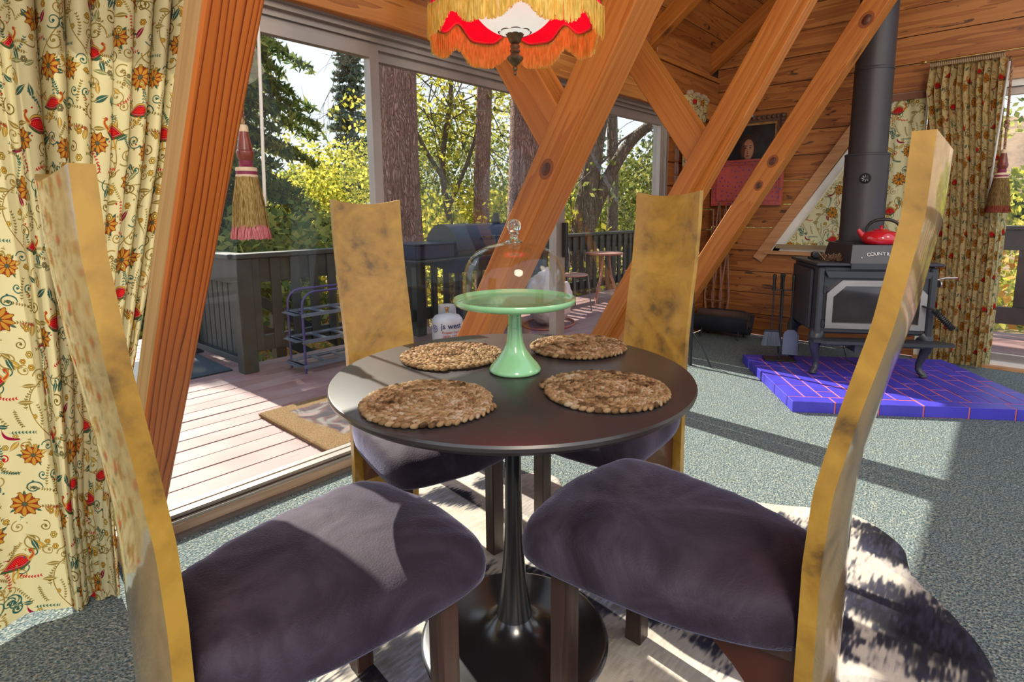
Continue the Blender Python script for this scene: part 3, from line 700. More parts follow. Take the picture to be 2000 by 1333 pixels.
# ================================================================ CURTAINS
CLOTH = cloth_mat('flowered_cloth', trans=.24, tint=(.80,.76,.66)); CLOTH_B = cloth_mat('flowered_cloth_thick', trans=.22, tint=(.80,.67,.52))
CLOTH_W = cloth_mat('flowered_cloth_window', trans=.5, tint=(1,.98,.92))
LINING = trans_cloth('curtain_heading', (.45,.33,.20), .3)
def curtain_mesh(fn, cols, rows, cloth_len=None, vh=2.2, v0=0.0, flip=False, u0=0):
    """fn(s,t) -> point; u follows the length of cloth along the mid row"""
    m = M(); P = [[Vector(fn(i/cols, j/rows)) for i in range(cols+1)] for j in range(rows+1)]
    us = [0.0]; mid = P[rows*3//4]
    for i in range(cols): us.append(us[-1]+(mid[i+1]-mid[i]).length)
    if cloth_len: us = [u*cloth_len/us[-1] for u in us]
    uv = []
    for j in range(rows+1):
        for i in range(cols+1):
            m.v.append(tuple(P[j][i])); uv.append((us[i]+u0, v0+vh*j/rows))
    for j in range(rows):
        for i in range(cols):
            a = j*(cols+1)+i; m.f.append((a, a+1, a+cols+2, a+cols+1))
    m.uv = uv; return m
def left_curtain(s, t):
    z = .015+t*2.27
    yr = np.interp(z, [0,.3,.6,1.0,1.31,1.75,2.3], [.325,.335,.40,.50,.580,.665,.72])
    yl = -.42
    if s < .42:
        y = yl+(s/.42)*(.225-yl); ph = s/.42; x = -1.925-.026*abs(math.sin(ph*9.5+.5*t))**.6*(.4+.6*ph)-.010*math.sin(ph*31+t*2)
        fade = 1
    else:
        q = (s-.42)/.58; y = .225+(yr-.225)*(q**.85); a = .026+.016*math.sin(q*9)
        wv = q*8.0*2*math.pi+.7*math.sin(t*3+q*5)
        x = -1.925-a*math.sin(wv)-.018*(1-t)*math.sin(q*6); y += .010*math.cos(wv)*(1 if q > .05 else 0)
    z += .012*math.sin(s*23)*(1-t)
    if z > 2.27: z = 2.27
    return (x, y, z)
cm = curtain_mesh(left_curtain, 520, 60, None, 2.27, .10, u0=.27)
lc = cm.build('curtain', CLOTH, None, smooth=60, fix=False)
tag(lc, 'long flowered curtain hanging behind the nearest left chair', 'curtain')
lc['label'] = 'long pale flowered curtain at the left edge beside the orange-grained timber'
# narrow curtain in the far corner of the glazed wall
def corner_curtain(s, t):
    z = .55+t*1.50; sp = np.interp(z, [.5,1.2,1.55,2.1], [.16,.20,.30,.40]); y = 4.36+s*sp+.02*math.sin(s*30+t*4)*t
    return (-2.02-.025*math.sin(s*2*math.pi*5+t*1.5), y, z)
cc = thing('curtain', 'small ruffled curtain high in the far corner behind the slanting brace', 'curtain')
curtain_mesh(corner_curtain, 90, 24, .6, 1.5).build('cloth', CLOTH_B, cc, smooth=60, fix=False)
m = M()
for i in range(9): m.sphere((-2.02, 4.38+i*.046, 2.065+.012*math.sin(i*2.2)), .024, 8, 6)
m.build('ruffle', trans_cloth('ruffle_cloth', (.50,.36,.22), .2), cc, smooth=60)
# curtain drawn across the sloped window
def win_curtain(s, t):
    z = .815+t*1.15; xl = slope_x(z)+.095; x = xl+(-.535-xl)*s
    return (x, WY-.045-.010*math.sin((x+1.6)*2*math.pi*9+.5*t)-.004*math.sin(x*71), z)
wc = thing('window_curtain', 'flowered curtain glowing in the sloping window behind the stove pipe', 'curtain')
m = M(); cols, rows = 150, 30; uv = []
for j in range(rows+1):
    for i in range(cols+1):
        p = win_curtain(i/cols, j/rows); m.v.append(p); uv.append((p[0]*.80, p[2]*.70))
for j in range(rows):
    for i in range(cols):
        a = j*(cols+1)+i; m.f.append((a, a+1, a+cols+2, a+cols+1))
m.uv = uv; m.build('cloth', CLOTH_W, wc, smooth=60, fix=False)
M().box(-1.50, -.535, WY-.062, WY-.048, .800, .835).build('hem', LINING, wc)
M().box(-.76, -.53, WY-.066, WY-.050, 1.925, 1.975).build('heading', plain('brown_heading', (.20,.08,.045), .8, bump=.3), wc)
# heavy gathered curtain on the brass rod
def heavy(s, t):
    z = .012+t*2.115
    xl = np.interp(z, [0,.6,1.1,1.5,1.95,2.15], [-.40,-.41,-.43,-.46,-.535,-.525]); xr = np.interp(z, [0,.9,1.2,2.15], [-.066,-.07,-.085,-.118])
    x = xl+(xr-xl)*s; ph = s*2*math.pi*11+.8*math.sin(t*2.2+s*7)
    return (x+.006*math.cos(ph), 5.03-.022*math.sin(ph)*(1-.25*t)-.012*math.sin(ph*.37+2), z)
hc = thing('gathered_curtain', 'heavy gathered flowered curtain reaching the carpet beside the far glass door', 'curtain')
curtain_mesh(heavy, 330, 50, 1.15, 2.11).build('cloth', CLOTH_B, hc, smooth=60, fix=False)
m = M()
m2 = curtain_mesh(lambda s, t: (-.075+.055*s, 5.085-.012*math.sin(s*14), .03+t*1.15), 20, 10, .2, 1.15); m2.build('underlayer', CLOTH_W, hc, smooth=60, fix=False)
m = M()
for i in range(34): m.tube([(-.52+i*.0118+.004, 5.02-.016, 2.118), (-.52+i*.0118, 5.02-.02, 2.135), (-.52+i*.0118, 5.02+.0, 2.150)], .006, 6)
m.build('gathers', LINING, hc, smooth=50)
cr = thing('curtain_rod', 'thin polished brass rod running over the heavy gathered curtain', 'rod')
M().tube([(-.545, 5.0, 2.155), (2.1, 5.0, 2.16)], .0085, 12).build('rod', RODB, cr, smooth=40)
M().lathe([(.0,-.03),(.008,-.028),(.013,-.018),(.009,-.008),(.012,0),(.009,.006)], 12, mt=Matrix.Translation((-.55,5.0,2.155)) @ Matrix.Rotation(R(90), 4, 'Y')).build('finial', RODB, cr, smooth=50)
for x in (.9, -.5): M().tube([(x,5.0,2.157),(x,5.15,2.157)], .006, 8).build('bracket', RODB, cr, smooth=40)

# ---------------------------------------------------------------- tassels
def tassel(name, loc, z_top, cord_to, label, cat, sc=1.0, dark=False, back=False):
    """hangs with its top at local 0"""
    t = thing(name, label, cat, loc)
    body = MAROON; s = sc
    M().lathe([(0,0),(.012*s,-.002*s),(.016*s,-.010*s),(.0155*s,-.026*s)], 24).build('cap_band', CREAMB, t, smooth=50)
    M().lathe([(.0145*s,-.026*s),(.018*s,-.045*s),(.024*s,-.075*s),(.026*s,-.088*s)], 28).build('neck', body, t, smooth=60)
    M().lathe([(.026*s,-.088*s),(.029*s,-.092*s),(.029*s,-.098*s),(.027*s,-.112*s),(.021*s,-.122*s),(.020*s,-.126*s)], 28).build('knop', body, t, smooth=60)
    M().lathe([(.019*s,-.122*s),(.022*s,-.124*s),(.0225*s,-.144*s),(.020*s,-.147*s)], 28).build('wine_band', WINE, t, smooth=50)
    M().lathe([(.024*s,-.146*s),(.034*s,-.147*s),(.0355*s,-.155*s),(.035*s,-.160*s)], 28).lathe([(.035*s,-.172*s),(.036*s,-.174*s),(.036*s,-.179*s),(.035*s,-.181*s)], 28).build('cream_band', CREAMB, t, smooth=50)
    M().lathe([(.034*s,-.158*s),(.0345*s,-.166*s),(.034*s,-.175*s)], 28).build('red_band', WINE, t, smooth=50)
    rr = random.Random(11)
    def strands(zt, zb, r0, r1, n, w, m):
        for k in range(n):
            a = rr.uniform(0, 2*math.pi); q = math.sqrt(rr.uniform(.55, 1)); x0, y0 = math.cos(a)*r0*q, math.sin(a)*r0*q; a2 = a+rr.uniform(-.15, .15)
            x1, y1 = math.cos(a2)*r1*q*rr.uniform(.95, 1.04), math.sin(a2)*r1*q; zz_ = zb-rr.uniform(-.004, .006)*s
            mx, my = (x0*.35+x1*.65)+rr.uniform(-.001, .001), (y0*.35+y1*.65)+rr.uniform(-.001, .001); ww = w*s
            tx, ty = -math.sin(a)*ww, math.cos(a)*ww
            m.add([(x0-tx,y0-ty,zt),(x0+tx,y0+ty,zt),(mx+tx,my+ty,(zt+zb)/2),(mx-tx,my-ty,(zt+zb)/2),(x1+tx,y1+ty,zz_),(x1-tx,y1-ty,zz_)], [(0,1,2,3),(3,2,4,5)])
    m = M().lathe([(.030*s,-.178*s),(.040*s,-.22*s),(.050*s,-.30*s),(.054*s,-.345*s)], 28); strands(-.178*s, -.350*s, .036*s, .061*s, 900, .0011, m)
    m.build('skirt', TASSEL if not dark else fringe_mat('tassel_olive', (.16,.10,.03), (.34,.22,.10), .1), t, fix=False)
    m = M(); strands(-.345*s, -.392*s, .058*s, .068*s, 520, .0016, m); m.build('pink_fringe', PINKF if not dark else fringe_mat('tassel_rust', (.20,.04,.03), (.34,.10,.06), .1), t, fix=False)
    # twisted cord up to its hook
    m = M(); L = cord_to-z_top; dx, dy = back if back else (0, 0)
    for ph in (0, math.pi*2/3, math.pi*4/3):
        pts = []
        for i in range(90):
            u = i/89; a = ph+u*L*150; pts.append((dx*u+.0042*s*math.cos(a), dy*u+.0042*s*math.sin(a), u*L))
        m.tube(pts, .0036*s, 5)
    for i in range(10):
        a = i*.63; m.sphere((dx*.28+.006*math.cos(a*3), dy*.28+.006*math.sin(a*2), L*.28+.012*math.sin(a)*1.4), .0095*s, 8, 6)
    m.build('cord', CORD, t, smooth=60); return t
tassel('curtain_tassel', (-1.905, .803, 1.425), 1.412, 2.05, 'maroon and straw tassel hanging against the glass beside the orange-grained timber', 'tassel', .95)
tassel('curtain_tassel', (-.072, 4.895, 1.512), 1.515, 2.09, 'dark maroon and olive tassel hanging beside the heavy gathered curtain', 'tassel', 1.04, True, (-.012, .06))
def wand(p0, p1, label):
    w = thing('curtain_wand', label, 'curtain wand'); M().tube([p0, p1], .006, 8).build('rod', WHITE, w, smooth=40)
    M().tube([Vector(p0)+Vector((0,0,.02)), p0], .003, 6).tube([(p0[0]-.006,p0[1],p0[2]+.02),(p0[0]+.004,p0[1],p0[2]+.032)], .003, 6).build('hook', IRON, w)
wand((-2.03, .935, 1.83), (-2.03, .912, 1.16), 'thin white pull wand hanging at the glass beside the straw tassel')
wand((-.098, 4.985, 2.08), (-.128, 4.975, 1.20), 'thin white pull wand in front of the heavy gathered curtain')
# hanging chain ornament near the far end of the glass
ch = thing('beaded_hanging', 'brown carved bead hanging in front of the far end of the glass door', 'ornament', (-2.0, 4.17, 0))
m = M(); z = 1.72
for i in range(7):
    m.lathe([(.004,0),(.010,-.015),(.006,-.05),(.012,-.085),(.005,-.10)], 10, (0, -.018, z)); m.lathe([(.004,0),(.009,-.03),(.012,-.06),(.006,-.10)], 10, (0, .018, z)); z -= .105
m.tube([(-.045,0,1.925),(0,0,1.80),(0,-.018,1.70)], .003, 6).tube([(0,0,1.80),(0,.018,1.70)], .003, 6); m.build('beads', plain('carved_brown', (.12,.05,.03), .5), ch, smooth=50)
# ================================================================ TABLE AND CHAIRS
TX, TY, TZ = -.888, .985, .740
hr = M(); pts = [(-1.80,1.18),(-1.76,1.34),(-1.78,1.52),(-1.68,1.62),(-1.55,1.60),(-1.46,1.74),(-1.36,1.78),(-1.24,1.72),(-1.05,1.84),(-.85,2.05),(-.62,2.14),(-.44,2.24),(-.32,2.27),(-.18,2.16),(-.13,2.0),(-.02,1.86),(.06,1.72),(.075,1.55),(.0,1.38),(.02,1.1),(.1,.75),(-.02,.45),(-.25,.55),(-.5,.3),(-.85,.14),(-1.1,.25),(-1.15,.55),(-1.42,.72),(-1.6,.70),(-1.66,.9)]
def smooth_loop(P, k=6):
    out = []; n = len(P)
    for i in range(n):
        p0, p1, p2, p3 = [Vector(P[(i+j-1) % n]) for j in range(4)]
        for q in range(k):
            t = q/k; out.append(.5*((2*p1)+(p2-p0)*t+(2*p0-5*p1+4*p2-p3)*t*t+(-p0+3*p1-3*p2+p3)*t**3))
    return out
SLp = smooth_loop(pts); n = len(SLp); cxy = Vector((-.85, 1.2)); v = []; f = []; ringk = (0, .3, .6, .85, .97, 1.0)
rr = random.Random(2)
for ri, q in enumerate(ringk):
    for i, p in enumerate(SLp):
        w = cxy+(p-cxy)*q; v.append((w.x, w.y, (.0075+.002*math.sin(w.x*9)*math.cos(w.y*7)) if q < 1 else .0015))
for ri in range(len(ringk)-1):
    for i in range(n): f.append((ri*n+i, ri*n+(i+1) % n, (ri+1)*n+(i+1) % n, (ri+1)*n+i))
hr.add(v, f); hr.uv = [((p[0]-HX0)/(HX1-HX0), (p[1]-HY0)/(HY1-HY0)) for p in v]
def hide_mat():
    nn_ = N('cow_hair'); uv = nn_.n('TexCoord').outputs['UV']; im = nn_.n('TexImage', {0: uv}); im.image = IM_HIDE
    h = nn_.noise(nn_.coord((60,420,60), False), 1, 3); return nn_.done(nn_.bsdf(Base_Color=im.outputs[0], Roughness=.8, Specular_IOR_Level=.15, Normal=nn_.bump(h, .5, .004)))
hide = hr.build('cowhide_rug', hide_mat(), None, smooth=60, fix=False)
tag(hide, 'black and white cowhide rug lying on the carpet under the round table', 'rug')

tb = thing('pedestal_table', 'round espresso-brown table on a dark metal trumpet pedestal', 'table', (TX, TY, .0095))
z0 = -.0095
m = M().lathe([(0,TZ-.030),(.38,TZ-.030),(.420,TZ-.026),(.4355,TZ-.014),(.4375,TZ-.006),(.4350,TZ-.001),(.4325,TZ),(0,TZ)], 128, (0,0,z0)); m.build('tabletop', TABLETOP, tb, smooth=30)
M().lathe([(.085,TZ-.036),(.085,TZ-.030),(.0,TZ-.030)], 40, (0,0,z0)).build('mounting_plate', TABLEMETAL, tb, smooth=30)
pr = [(.0195,TZ-.032),(.0200,.60),(.0205,.48),(.0220,.38),(.0245,.30),(.0285,.23),(.0340,.17),(.0405,.12),(.0480,.075),(.0500,.066),(.047,.062)]
M().lathe(pr, 48, (0,0,z0)).build('column', TABLEMETAL, tb, smooth=60)
M().lathe([(0,.075),(.046,.072),(.052,.062),(.066,.047),(.095,.034),(.14,.026),(.20,.020),(.236,.0175),(.245,.0145),(.2475,.010),(.246,.0075),(.243,.0072),(0,.0072)], 96, (0,0,0)).build('base', TABLEMETAL, tb, smooth=50)

# ---------------- chair
def oz(z): return float(np.interp(z, [0,.25,.55,.67,.80,.94,1.09,1.21], [.006,0,0,.006,.026,.052,.070,.073]))
PH, PW = 1.198, .128
def panel(os=1.0):
    m = M(); nx, nz = 14, 44; th = .027
    def P(i, j, back):
        u = -1+2*i/nx; x = u*PW; zt = PH-.016*(1-u*u); z = .002+(zt-.002)*j/nz
        y = -oz(z)*os-.012*(1-u*u)
        return (x, y-(th if back else 0), z)
    v = [P(i, j, 0) for j in range(nz+1) for i in range(nx+1)]; nf = len(v); v += [P(i, j, 1) for j in range(nz+1) for i in range(nx+1)]
    I = lambda i, j, b: b*nf+j*(nx+1)+i
    ff, fb, fe = [], [], []
    for j in range(nz):
        for i in range(nx): ff.append((I(i,j,0),I(i,j+1,0),I(i+1,j+1,0),I(i+1,j,0))); fb.append((I(i,j,1),I(i+1,j,1),I(i+1,j+1,1),I(i,j+1,1)))
    for j in range(nz):
        fe.append((I(0,j,0),I(0,j,1),I(0,j+1,1),I(0,j+1,0))); fe.append((I(nx,j,0),I(nx,j+1,0),I(nx,j+1,1),I(nx,j,1)))
    for i in range(nx):
        fe.append((I(i,0,0),I(i+1,0,0),I(i+1,0,1),I(i,0,1))); fe.append((I(i,nz,0),I(i,nz,1),I(i+1,nz,1),I(i+1,nz,0)))
    m.add(v, ff+fb+fe); return m, len(ff), len(fb)
def seat_mesh():
    half = [(.122,.004),(.150,.05),(.178,.12),(.200,.20),(.212,.29),(.221,.38),(.225,.45),(.220,.495),(.203,.523),(.165,.541),(.095,.555),(0,.566)]
    out = [(x, y) for x, y in half]+[(-x, y) for x, y in reversed(half[:-1])]
    # resample with catmull-rom except the back edge
    P = [Vector(p) for p in out]; pts_ = []
    for i in range(len(P)-1):
        p0 = P[max(i-1,0)]; p1 = P[i]; p2 = P[i+1]; p3 = P[min(i+2,len(P)-1)]
        for q in range(4):
            t = q/4; pts_.append(.5*((2*p1)+(p2-p0)*t+(2*p0-5*p1+4*p2-p3)*t*t+(-p0+3*p1-3*p2+p3)*t**3))
    pts_.append(P[-1]); n_ = len(pts_)
    # back edge follows the curved panel
    bk = [Vector((-.122+.244*k/8, -.009*(1-((-.122+.244*k/8)/.128)**2)+.003)) for k in range(1, 8)]
    pts_ += bk; n_ = len(pts_); c = Vector((0, .30)); v = []; f = []
    rings = [(0,.488),(.35,.488),(.62,.485),(.80,.479),(.90,.472),(.955,.461),(.985,.446),(1.0,.430),(1.0,.406),(.990,.388),(.955,.379),(.5,.379),(0,.379)]
    for q, z in rings:
        for p in pts_:
            w = c+(p-c)*q
            droop = -.012*max(0, (w.y-.40)/.16)**2 if z > .41 else 0
            wr = .0022*math.sin(w.x*55+w.y*30)*math.sin(w.y*70-w.x*20) if .42 < z < .489 and q < .95 else 0
            v.append((w.x, w.y, z+droop+wr))
    for ri in range(len(rings)-1):
        for i in range(n_): f.append((ri*n_+i, ri*n_+(i+1) % n_, (ri+1)*n_+(i+1) % n_, (ri+1)*n_+i))
    return M().add(v, f)
def make_chair():
    t = thing('dining_chair', 'x', 'chair', group=None)
    m, a, b = panel(); me = m.mesh('backrest', 35); me.materials.append(GOLD); me.materials.append(GOLD_B)
    idx = np.zeros(len(me.polygons), np.int32)
    for p in me.polygons:
        if p.normal.y < -.5: idx[p.index] = 1
    me.polygons.foreach_set('material_index', idx); link('backrest', me, t)
    seat_mesh().build('seat', SUEDE, t, smooth=75)
    for s in (-1, 1):
        M().box(s*.165-.0225, s*.165+.0225, .415, .460, 0, .398, c=.003).build('leg', DARKWOOD, t)
    M().box(-.1425, .1425, .425, .450, .358, .392, c=.002).build('front_rail', DARKWOOD, t)
    for s in (-1, 1):
        mt = frame((s*.10, 0.0, .372), (s*.168, .43, .372)); M().box(0, .435, -.011, .011, -.010, .018, mt=mt).build('side_rail', DARKWOOD, t)
    poly = [(-.004,.396),(.300,.396),(.26,.385),(.19,.35),(.11,.29),(.05,.23),(-.002,.165)]
    M().prism(poly, -.095, .095, 'x').build('bracket', plain('walnut_bracket', (.085,.028,.018), .35, coat=.3), t)
    return t
c0 = make_chair()
HZ = .0
spots = [((-.202, 1.040), 91, 'gilt-backed dining chair with plum seat seen from its side, back towards the stove'),
         ((-.958, .222), -1, 'gilt-backed dining chair with plum seat standing in front of the long flowered curtain'),
         ((-1.646, 1.130), -99, 'gilt-backed dining chair facing us in front of the glass door and black railing'),
         ((-.956, 1.844), 178, 'gilt-backed dining chair facing us with portrait and log basket behind it')]
chairs_ = [c0]+[copy_tree(c0) for _ in range(3)]
for i, ((x, y), rz, lab) in enumerate(spots):
    o = chairs_[i]
    if i < 2:
        m, a, b = panel((1.26, .66)[i]); me_ = m.mesh('backrest', 35); me_.materials.append(GOLD); me_.materials.append(GOLD_B)
        for p in me_.polygons: p.material_index = 1 if p.normal.y < -.5 else 0
        [c for c in o.children if c.name.startswith('backrest')][0].data = me_
    o.scale = (1, 1, (1.0246, .991, .978, .997)[i])
    o.location = (x, y, .0085); o.rotation_euler = (0, 0, R(rz)); tag(o, lab, 'chair', 'high-backed chairs round the table')

# ---------------- placemats
def mat_mesh():
    m = M(); rs_ = random.Random(4); pitch = .0152; th = 0.0; step = .0078; rmax = .1375
    r = .010; k = 0
    while r < rmax:
        r = .008+pitch*th/(2*math.pi)
        a = th; sg = 1 if k % 2 else -1
        c = Vector((r*math.cos(a)+rs_.uniform(-.0006,.0006), r*math.sin(a)+rs_.uniform(-.0006,.0006), .0068+rs_.uniform(-.0008,.0012)))
        tang = a+math.pi/2; rot = tang+sg*.62
        off = sg*.0030; c.x += math.cos(a)*off; c.y += math.sin(a)*off
        mt = Matrix.Translation(c) @ Matrix.Rotation(rot, 4, 'Z') @ Matrix.Rotation(rs_.uniform(-.12,.12), 4, 'Y')
        m.sphere((0,0,0), 1, 7, 5, (.0118*rs_.uniform(.9,1.12), .0047*rs_.uniform(.9,1.1), .0056), mt=mt)
        th += step/max(r, .012); k += 1
    return m.mesh('weave', 80, fix=False)
me = mat_mesh(); me.materials.append(STRAW)
edge = M()
pts_ = []
for k in range(150):
    a = 2*math.pi*k/150; pts_.append((.1395*math.cos(a), .1395*math.sin(a), .0058))
under = M().lathe([(0,.001),(.129,.001),(.131,.003),(.129,.0050),(0,.0062)], 48); ume = under.mesh('backing', 40); ume.materials.append(plain('straw_dark', (.07,.04,.02), .8))
for (x, y), rz, lab in (((-.628,.998), 20, 'round woven placemat nearest the stove-side chair, at right front'), ((-1.105,.985), 120, 'round woven placemat at the glass-door side of the cake stand'),
                        ((-.868,.702), 200, 'round woven placemat at left front, nearest the curtain-side chair'), ((-.905,1.283), 300, 'round woven placemat behind the cake stand towards the far gilt chair')):
    t = thing('placemat', lab, 'placemat', (x, y, TZ), R(rz), 'woven placemats on the table')
    w = link('weave', me, t, kind='stuff'); link('backing', ume, t)

# ---------------- cake stand with dome
cs = thing('cake_stand', 'pale green milk-glass cake stand in the middle of the table', 'cake stand', (TX, TY+.01, TZ))
H0 = .178
def flute(r, z, a): return r
M().lathe([(0,.0),(.060,.0),(.0645,.004),(.0640,.009),(.0600,.014),(.0540,.022),(.046,.031),(.036,.044),(.027,.058),(.0215,.074),(.0190,.092),(.0182,.104),(.0178,.106)], 64, fn=lambda r, z, a: r*(1+(.018*math.cos(8*a) if .01 < z < .1 else 0))).build('foot', JADE, cs, smooth=60)
M().lathe([(.0178,.1),(.0182,.110),(.0175,.112),(.0165,.114),(.0162,.150),(.0172,.158),(.024,.164)], 32, fn=lambda r, z, a: r*(1+.02*math.cos(8*a))).build('stem', JADE, cs, smooth=60)
M().lathe([(0,.160),(.06,.1605),(.115,.1650),(.141,.170),(.147,.173),(.1495,.179),(.1500,.184),(.1480,.1865),(.1450,.1845),(.1425,.1800),(.138,.1765),(.12,.1745),(0,.1735)], 96).build('plate', JADE, cs, smooth=60)
dm = thing('glass_dome', 'clear glass cloche with a ball knob covering the green cake stand', 'glass dome', (TX, TY+.01, TZ+.1750))
rd = .1265; prof = [(rd,.000),(rd*1.0,.02),(rd*.995,.045),(rd*.975,.070),(rd*.925,.092),(rd*.83,.112),(rd*.69,.127),(rd*.50,.138),(rd*.28,.1445),(rd*.12,.1465),(0,.147)]
inner = [(0,.1445),(rd*.12,.1440),(rd*.28,.142),(rd*.49,.1355),(rd*.675,.1245),(rd*.81,.110),(rd*.903,.091),(rd*.951,.069),(rd*.971,.045),(rd*.976,.02),(rd*.978,.0)]
M().lathe(prof+inner, 96).build('cloche', DOME, dm, smooth=60)
M().lathe([(rd*1.004,.0),(rd*1.012,.002),(rd*1.012,.0045),(rd*1.0,.006),(rd*.975,.004),(rd*.975,.0)], 96).build('rim', DOME, dm, smooth=50)
M().lathe([(.021,.1455),(.020,.149),(.012,.152),(.0085,.158),(.0085,.164),(.0125,.167),(.0095,.171),(.0155,.177),(.0175,.185),(.0155,.193),(.0090,.200),(0,.2015)], 32).build('knob', CRYSTAL, dm, smooth=60)

# ================================================================ LAMP
LX, LY = -.925, 1.045
lp = thing('pendant_lamp', 'crimson silk lamp with long gold fringe hanging over the table', 'lamp', (LX, LY, 1.46))
def rim_z(a): return .140+.016*math.cos(8*a)+.006*math.cos(16*a)
def rim_r(a): return .208-.010*abs(math.cos(4*a))
m = M(); na, nr = 192, 12; v = []; f = []
for j in range(nr+1):
    t = j/nr
    for i in range(na):
        a = 2*math.pi*i/na; r1 = rim_r(a); z1 = rim_z(a); r = r1+(.055-r1)*t**1.15; z = z1+(.335-z1)*math.sin(t*math.pi/2)**.9
        v.append((r*math.cos(a), r*math.sin(a), z))
for j in range(nr):
    for i in range(na): f.append((j*na+i, j*na+(i+1) % na, (j+1)*na+(i+1) % na, (j+1)*na+i))
m.add(v, f); m.build('shade', REDSILK, lp, smooth=60)
pts_ = []
for i in range(192):
    a = 2*math.pi*i/192; pts_.append((rim_r(a)*math.cos(a), rim_r(a)*math.sin(a), rim_z(a)))
M().tube(pts_, .0035, 6, closed=True).build('braid', plain('crimson_braid', (.50,.05,.05), .6), lp, smooth=50)
m = M(); rr = random.Random(6)
for k in range(3400):
    a = rr.uniform(0, 2*math.pi); r = rim_r(a)+.004+rr.uniform(-.002,.003); z1 = rim_z(a)+.002; L = .064+rr.uniform(-.006,.004); w = .0013
    a2 = a+rr.uniform(-.012,.012); tx, ty = -math.sin(a)*w, math.cos(a)*w; x, y = r*math.cos(a), r*math.sin(a); x2, y2 = (r+rr.uniform(-.002,.002))*math.cos(a2), (r+rr.uniform(-.002,.002))*math.sin(a2)
    m.add([(x-tx,y-ty,z1),(x+tx,y+ty,z1),(x2+tx,y2+ty,z1-L),(x2-tx,y2-ty,z1-L)], [(0,1,2,3)])
m.build('fringe', FRINGE, lp, fix=False, kind='stuff')
M().lathe([(.113*math.sin(R(q)), .205-.113*math.cos(R(q))) for q in range(8, 131, 6)], 64).build('glass_bowl', OPAL, lp, smooth=60)
fin = M()
fin.lathe([(0,.0),(.0030,.002),(.0045,.006),(.003,.010),(.0055,.014),(.0060,.018),(.0040,.021),(.0070,.024),(.0150,.032),(.0190,.037),(.0200,.041),(.0165,.044),(.0110,.049),(.0095,.052),(.0125,.055),(.0125,.058),(.0092,.061),(.0118,.065),(.0118,.069),(.0090,.072),(.0105,.076),(.0130,.084),(.0185,.094),(.0270,.101),(.031,.104)], 32)
fin.build('finial', BRASS, lp, smooth=50)
M().lathe([(.009,.072),(.0135,.078),(.0165,.086),(.0215,.095),(.029,.102),(.036,.1045),(.0385,.101),(.037,.0975),(.034,.0985)], 96, fn=lambda r, z, a: r*(1+.09*abs(math.cos(4*a))*max(0, (z-.074)/.03)-.05*(abs(math.sin(4*a)) > .93)*(z > .08))).build('acanthus_cup', BRASS, lp, smooth=60)
M().lathe([(.0,.335),(.06,.333),(.055,.345),(.02,.36),(.008,.37),(.008,.40)], 32).build('crown', BRASS, lp, smooth=50)
M().tube([(0,0,.40),(0,0,2.45)], .004, 8).build('chain', BRASS, lp)
l = bpy.data.lights.new('lamp_bulb', 'POINT'); l.energy = 8.0; l.color = (1,.93,.80); l.shadow_soft_size = .04
o = bpy.data.objects.new('lamp_bulb', l); COL.objects.link(o); o.parent = lp; o.location = (0, 0, .312)
# ================================================================ HEARTH AND STOVE CORNER
HA = math.atan2(.56, .83)
he = thing('brick_hearth', 'low blue painted brick hearth pad with orange joints under the black stove', 'hearth', (-.822, 3.262, 0), HA)
LU, LV, T = 1.36, 1.04, .064
M().box(.006, LU-.006, .006, LV-.006, 0, T-.0015).build('grout_bed', GROUT, he)
rb = random.Random(9)
BM = {}
def brick(x0, x1, y0, y1):
    key = (round(x1-x0, 4), round(y1-y0, 4)); g = .0032
    if key not in BM:
        BM[key] = M().box(-key[0]/2+g, key[0]/2-g, -key[1]/2+g, key[1]/2-g, .0, T, c=.002).mesh('brick'); BM[key].materials.append(BLUE)
    link('brick', BM[key], he, loc=((x0+x1)/2, (y0+y1)/2, rb.uniform(-.001, .0015)))
bw = .095; nb = 6
for i in range(nb):
    a, b = i*LU/nb, (i+1)*LU/nb
    brick(a, b, 0, bw); brick(a, b, LV-bw, LV)
for i in range(4):
    a, b = bw+i*(LV-2*bw)/4, bw+(i+1)*(LV-2*bw)/4; brick(0, bw, a, b); brick(LU-bw, LU, a, b)
nc = 12; cw = (LU-2*bw)/nc; bl = (LV-2*bw)/4
for i in range(nc):
    x0 = bw+i*cw; ys = [bw+(k*bl if i % 2 == 0 else (k-.5)*bl) for k in range(6)]
    ys = sorted(set([max(bw, min(LV-bw, round(y, 5))) for y in ys]+[bw, round(LV-bw, 5)]))
    for a, b in zip(ys[:-1], ys[1:]): brick(x0, x0+cw, a, b)

SA = R(31.4)
st = thing('wood_stove', 'black wood-burning stove on curved legs with nickel-framed glass door', 'stove', (-.712, 4.262, T), SA)
zb, zt = .275, .715
M().box(-.335, .335, -.225, .250, zb, zt, c=.012).build('body', STOVE, st)
for s in (-1, 1):
    M().box(s*.345-.008, s*.345+.008, -.15, .22, zb+.02, zt-.03, c=.003).build('side_shield', STOVE, st)
    M().box(s*.318-.020, s*.318+.020, -.243, -.205, zb-.005, zt-.01, c=.008).build('corner_post', STOVE, st)
M().box(-.36, .36, -.262, .262, zt, zt+.018, c=.005).build('top_plate', STOVE, st)
bx = M(); hz = zt+.018
v = [(-.170,-.268,hz),(.170,-.268,hz),(.170,.20,hz),(-.170,.20,hz),(-.150,-.225,hz+.112),(.150,-.225,hz+.112),(.150,.17,hz+.112),(-.150,.17,hz+.112)]
bx.add(v, [(0,1,2,3),(4,7,6,5),(0,4,5,1),(1,5,6,2),(2,6,7,3),(3,7,4,0)]); bx.box(-.165, .165, -.270, -.262, hz-.035, hz).build('raised_cooktop', STOVE, st)
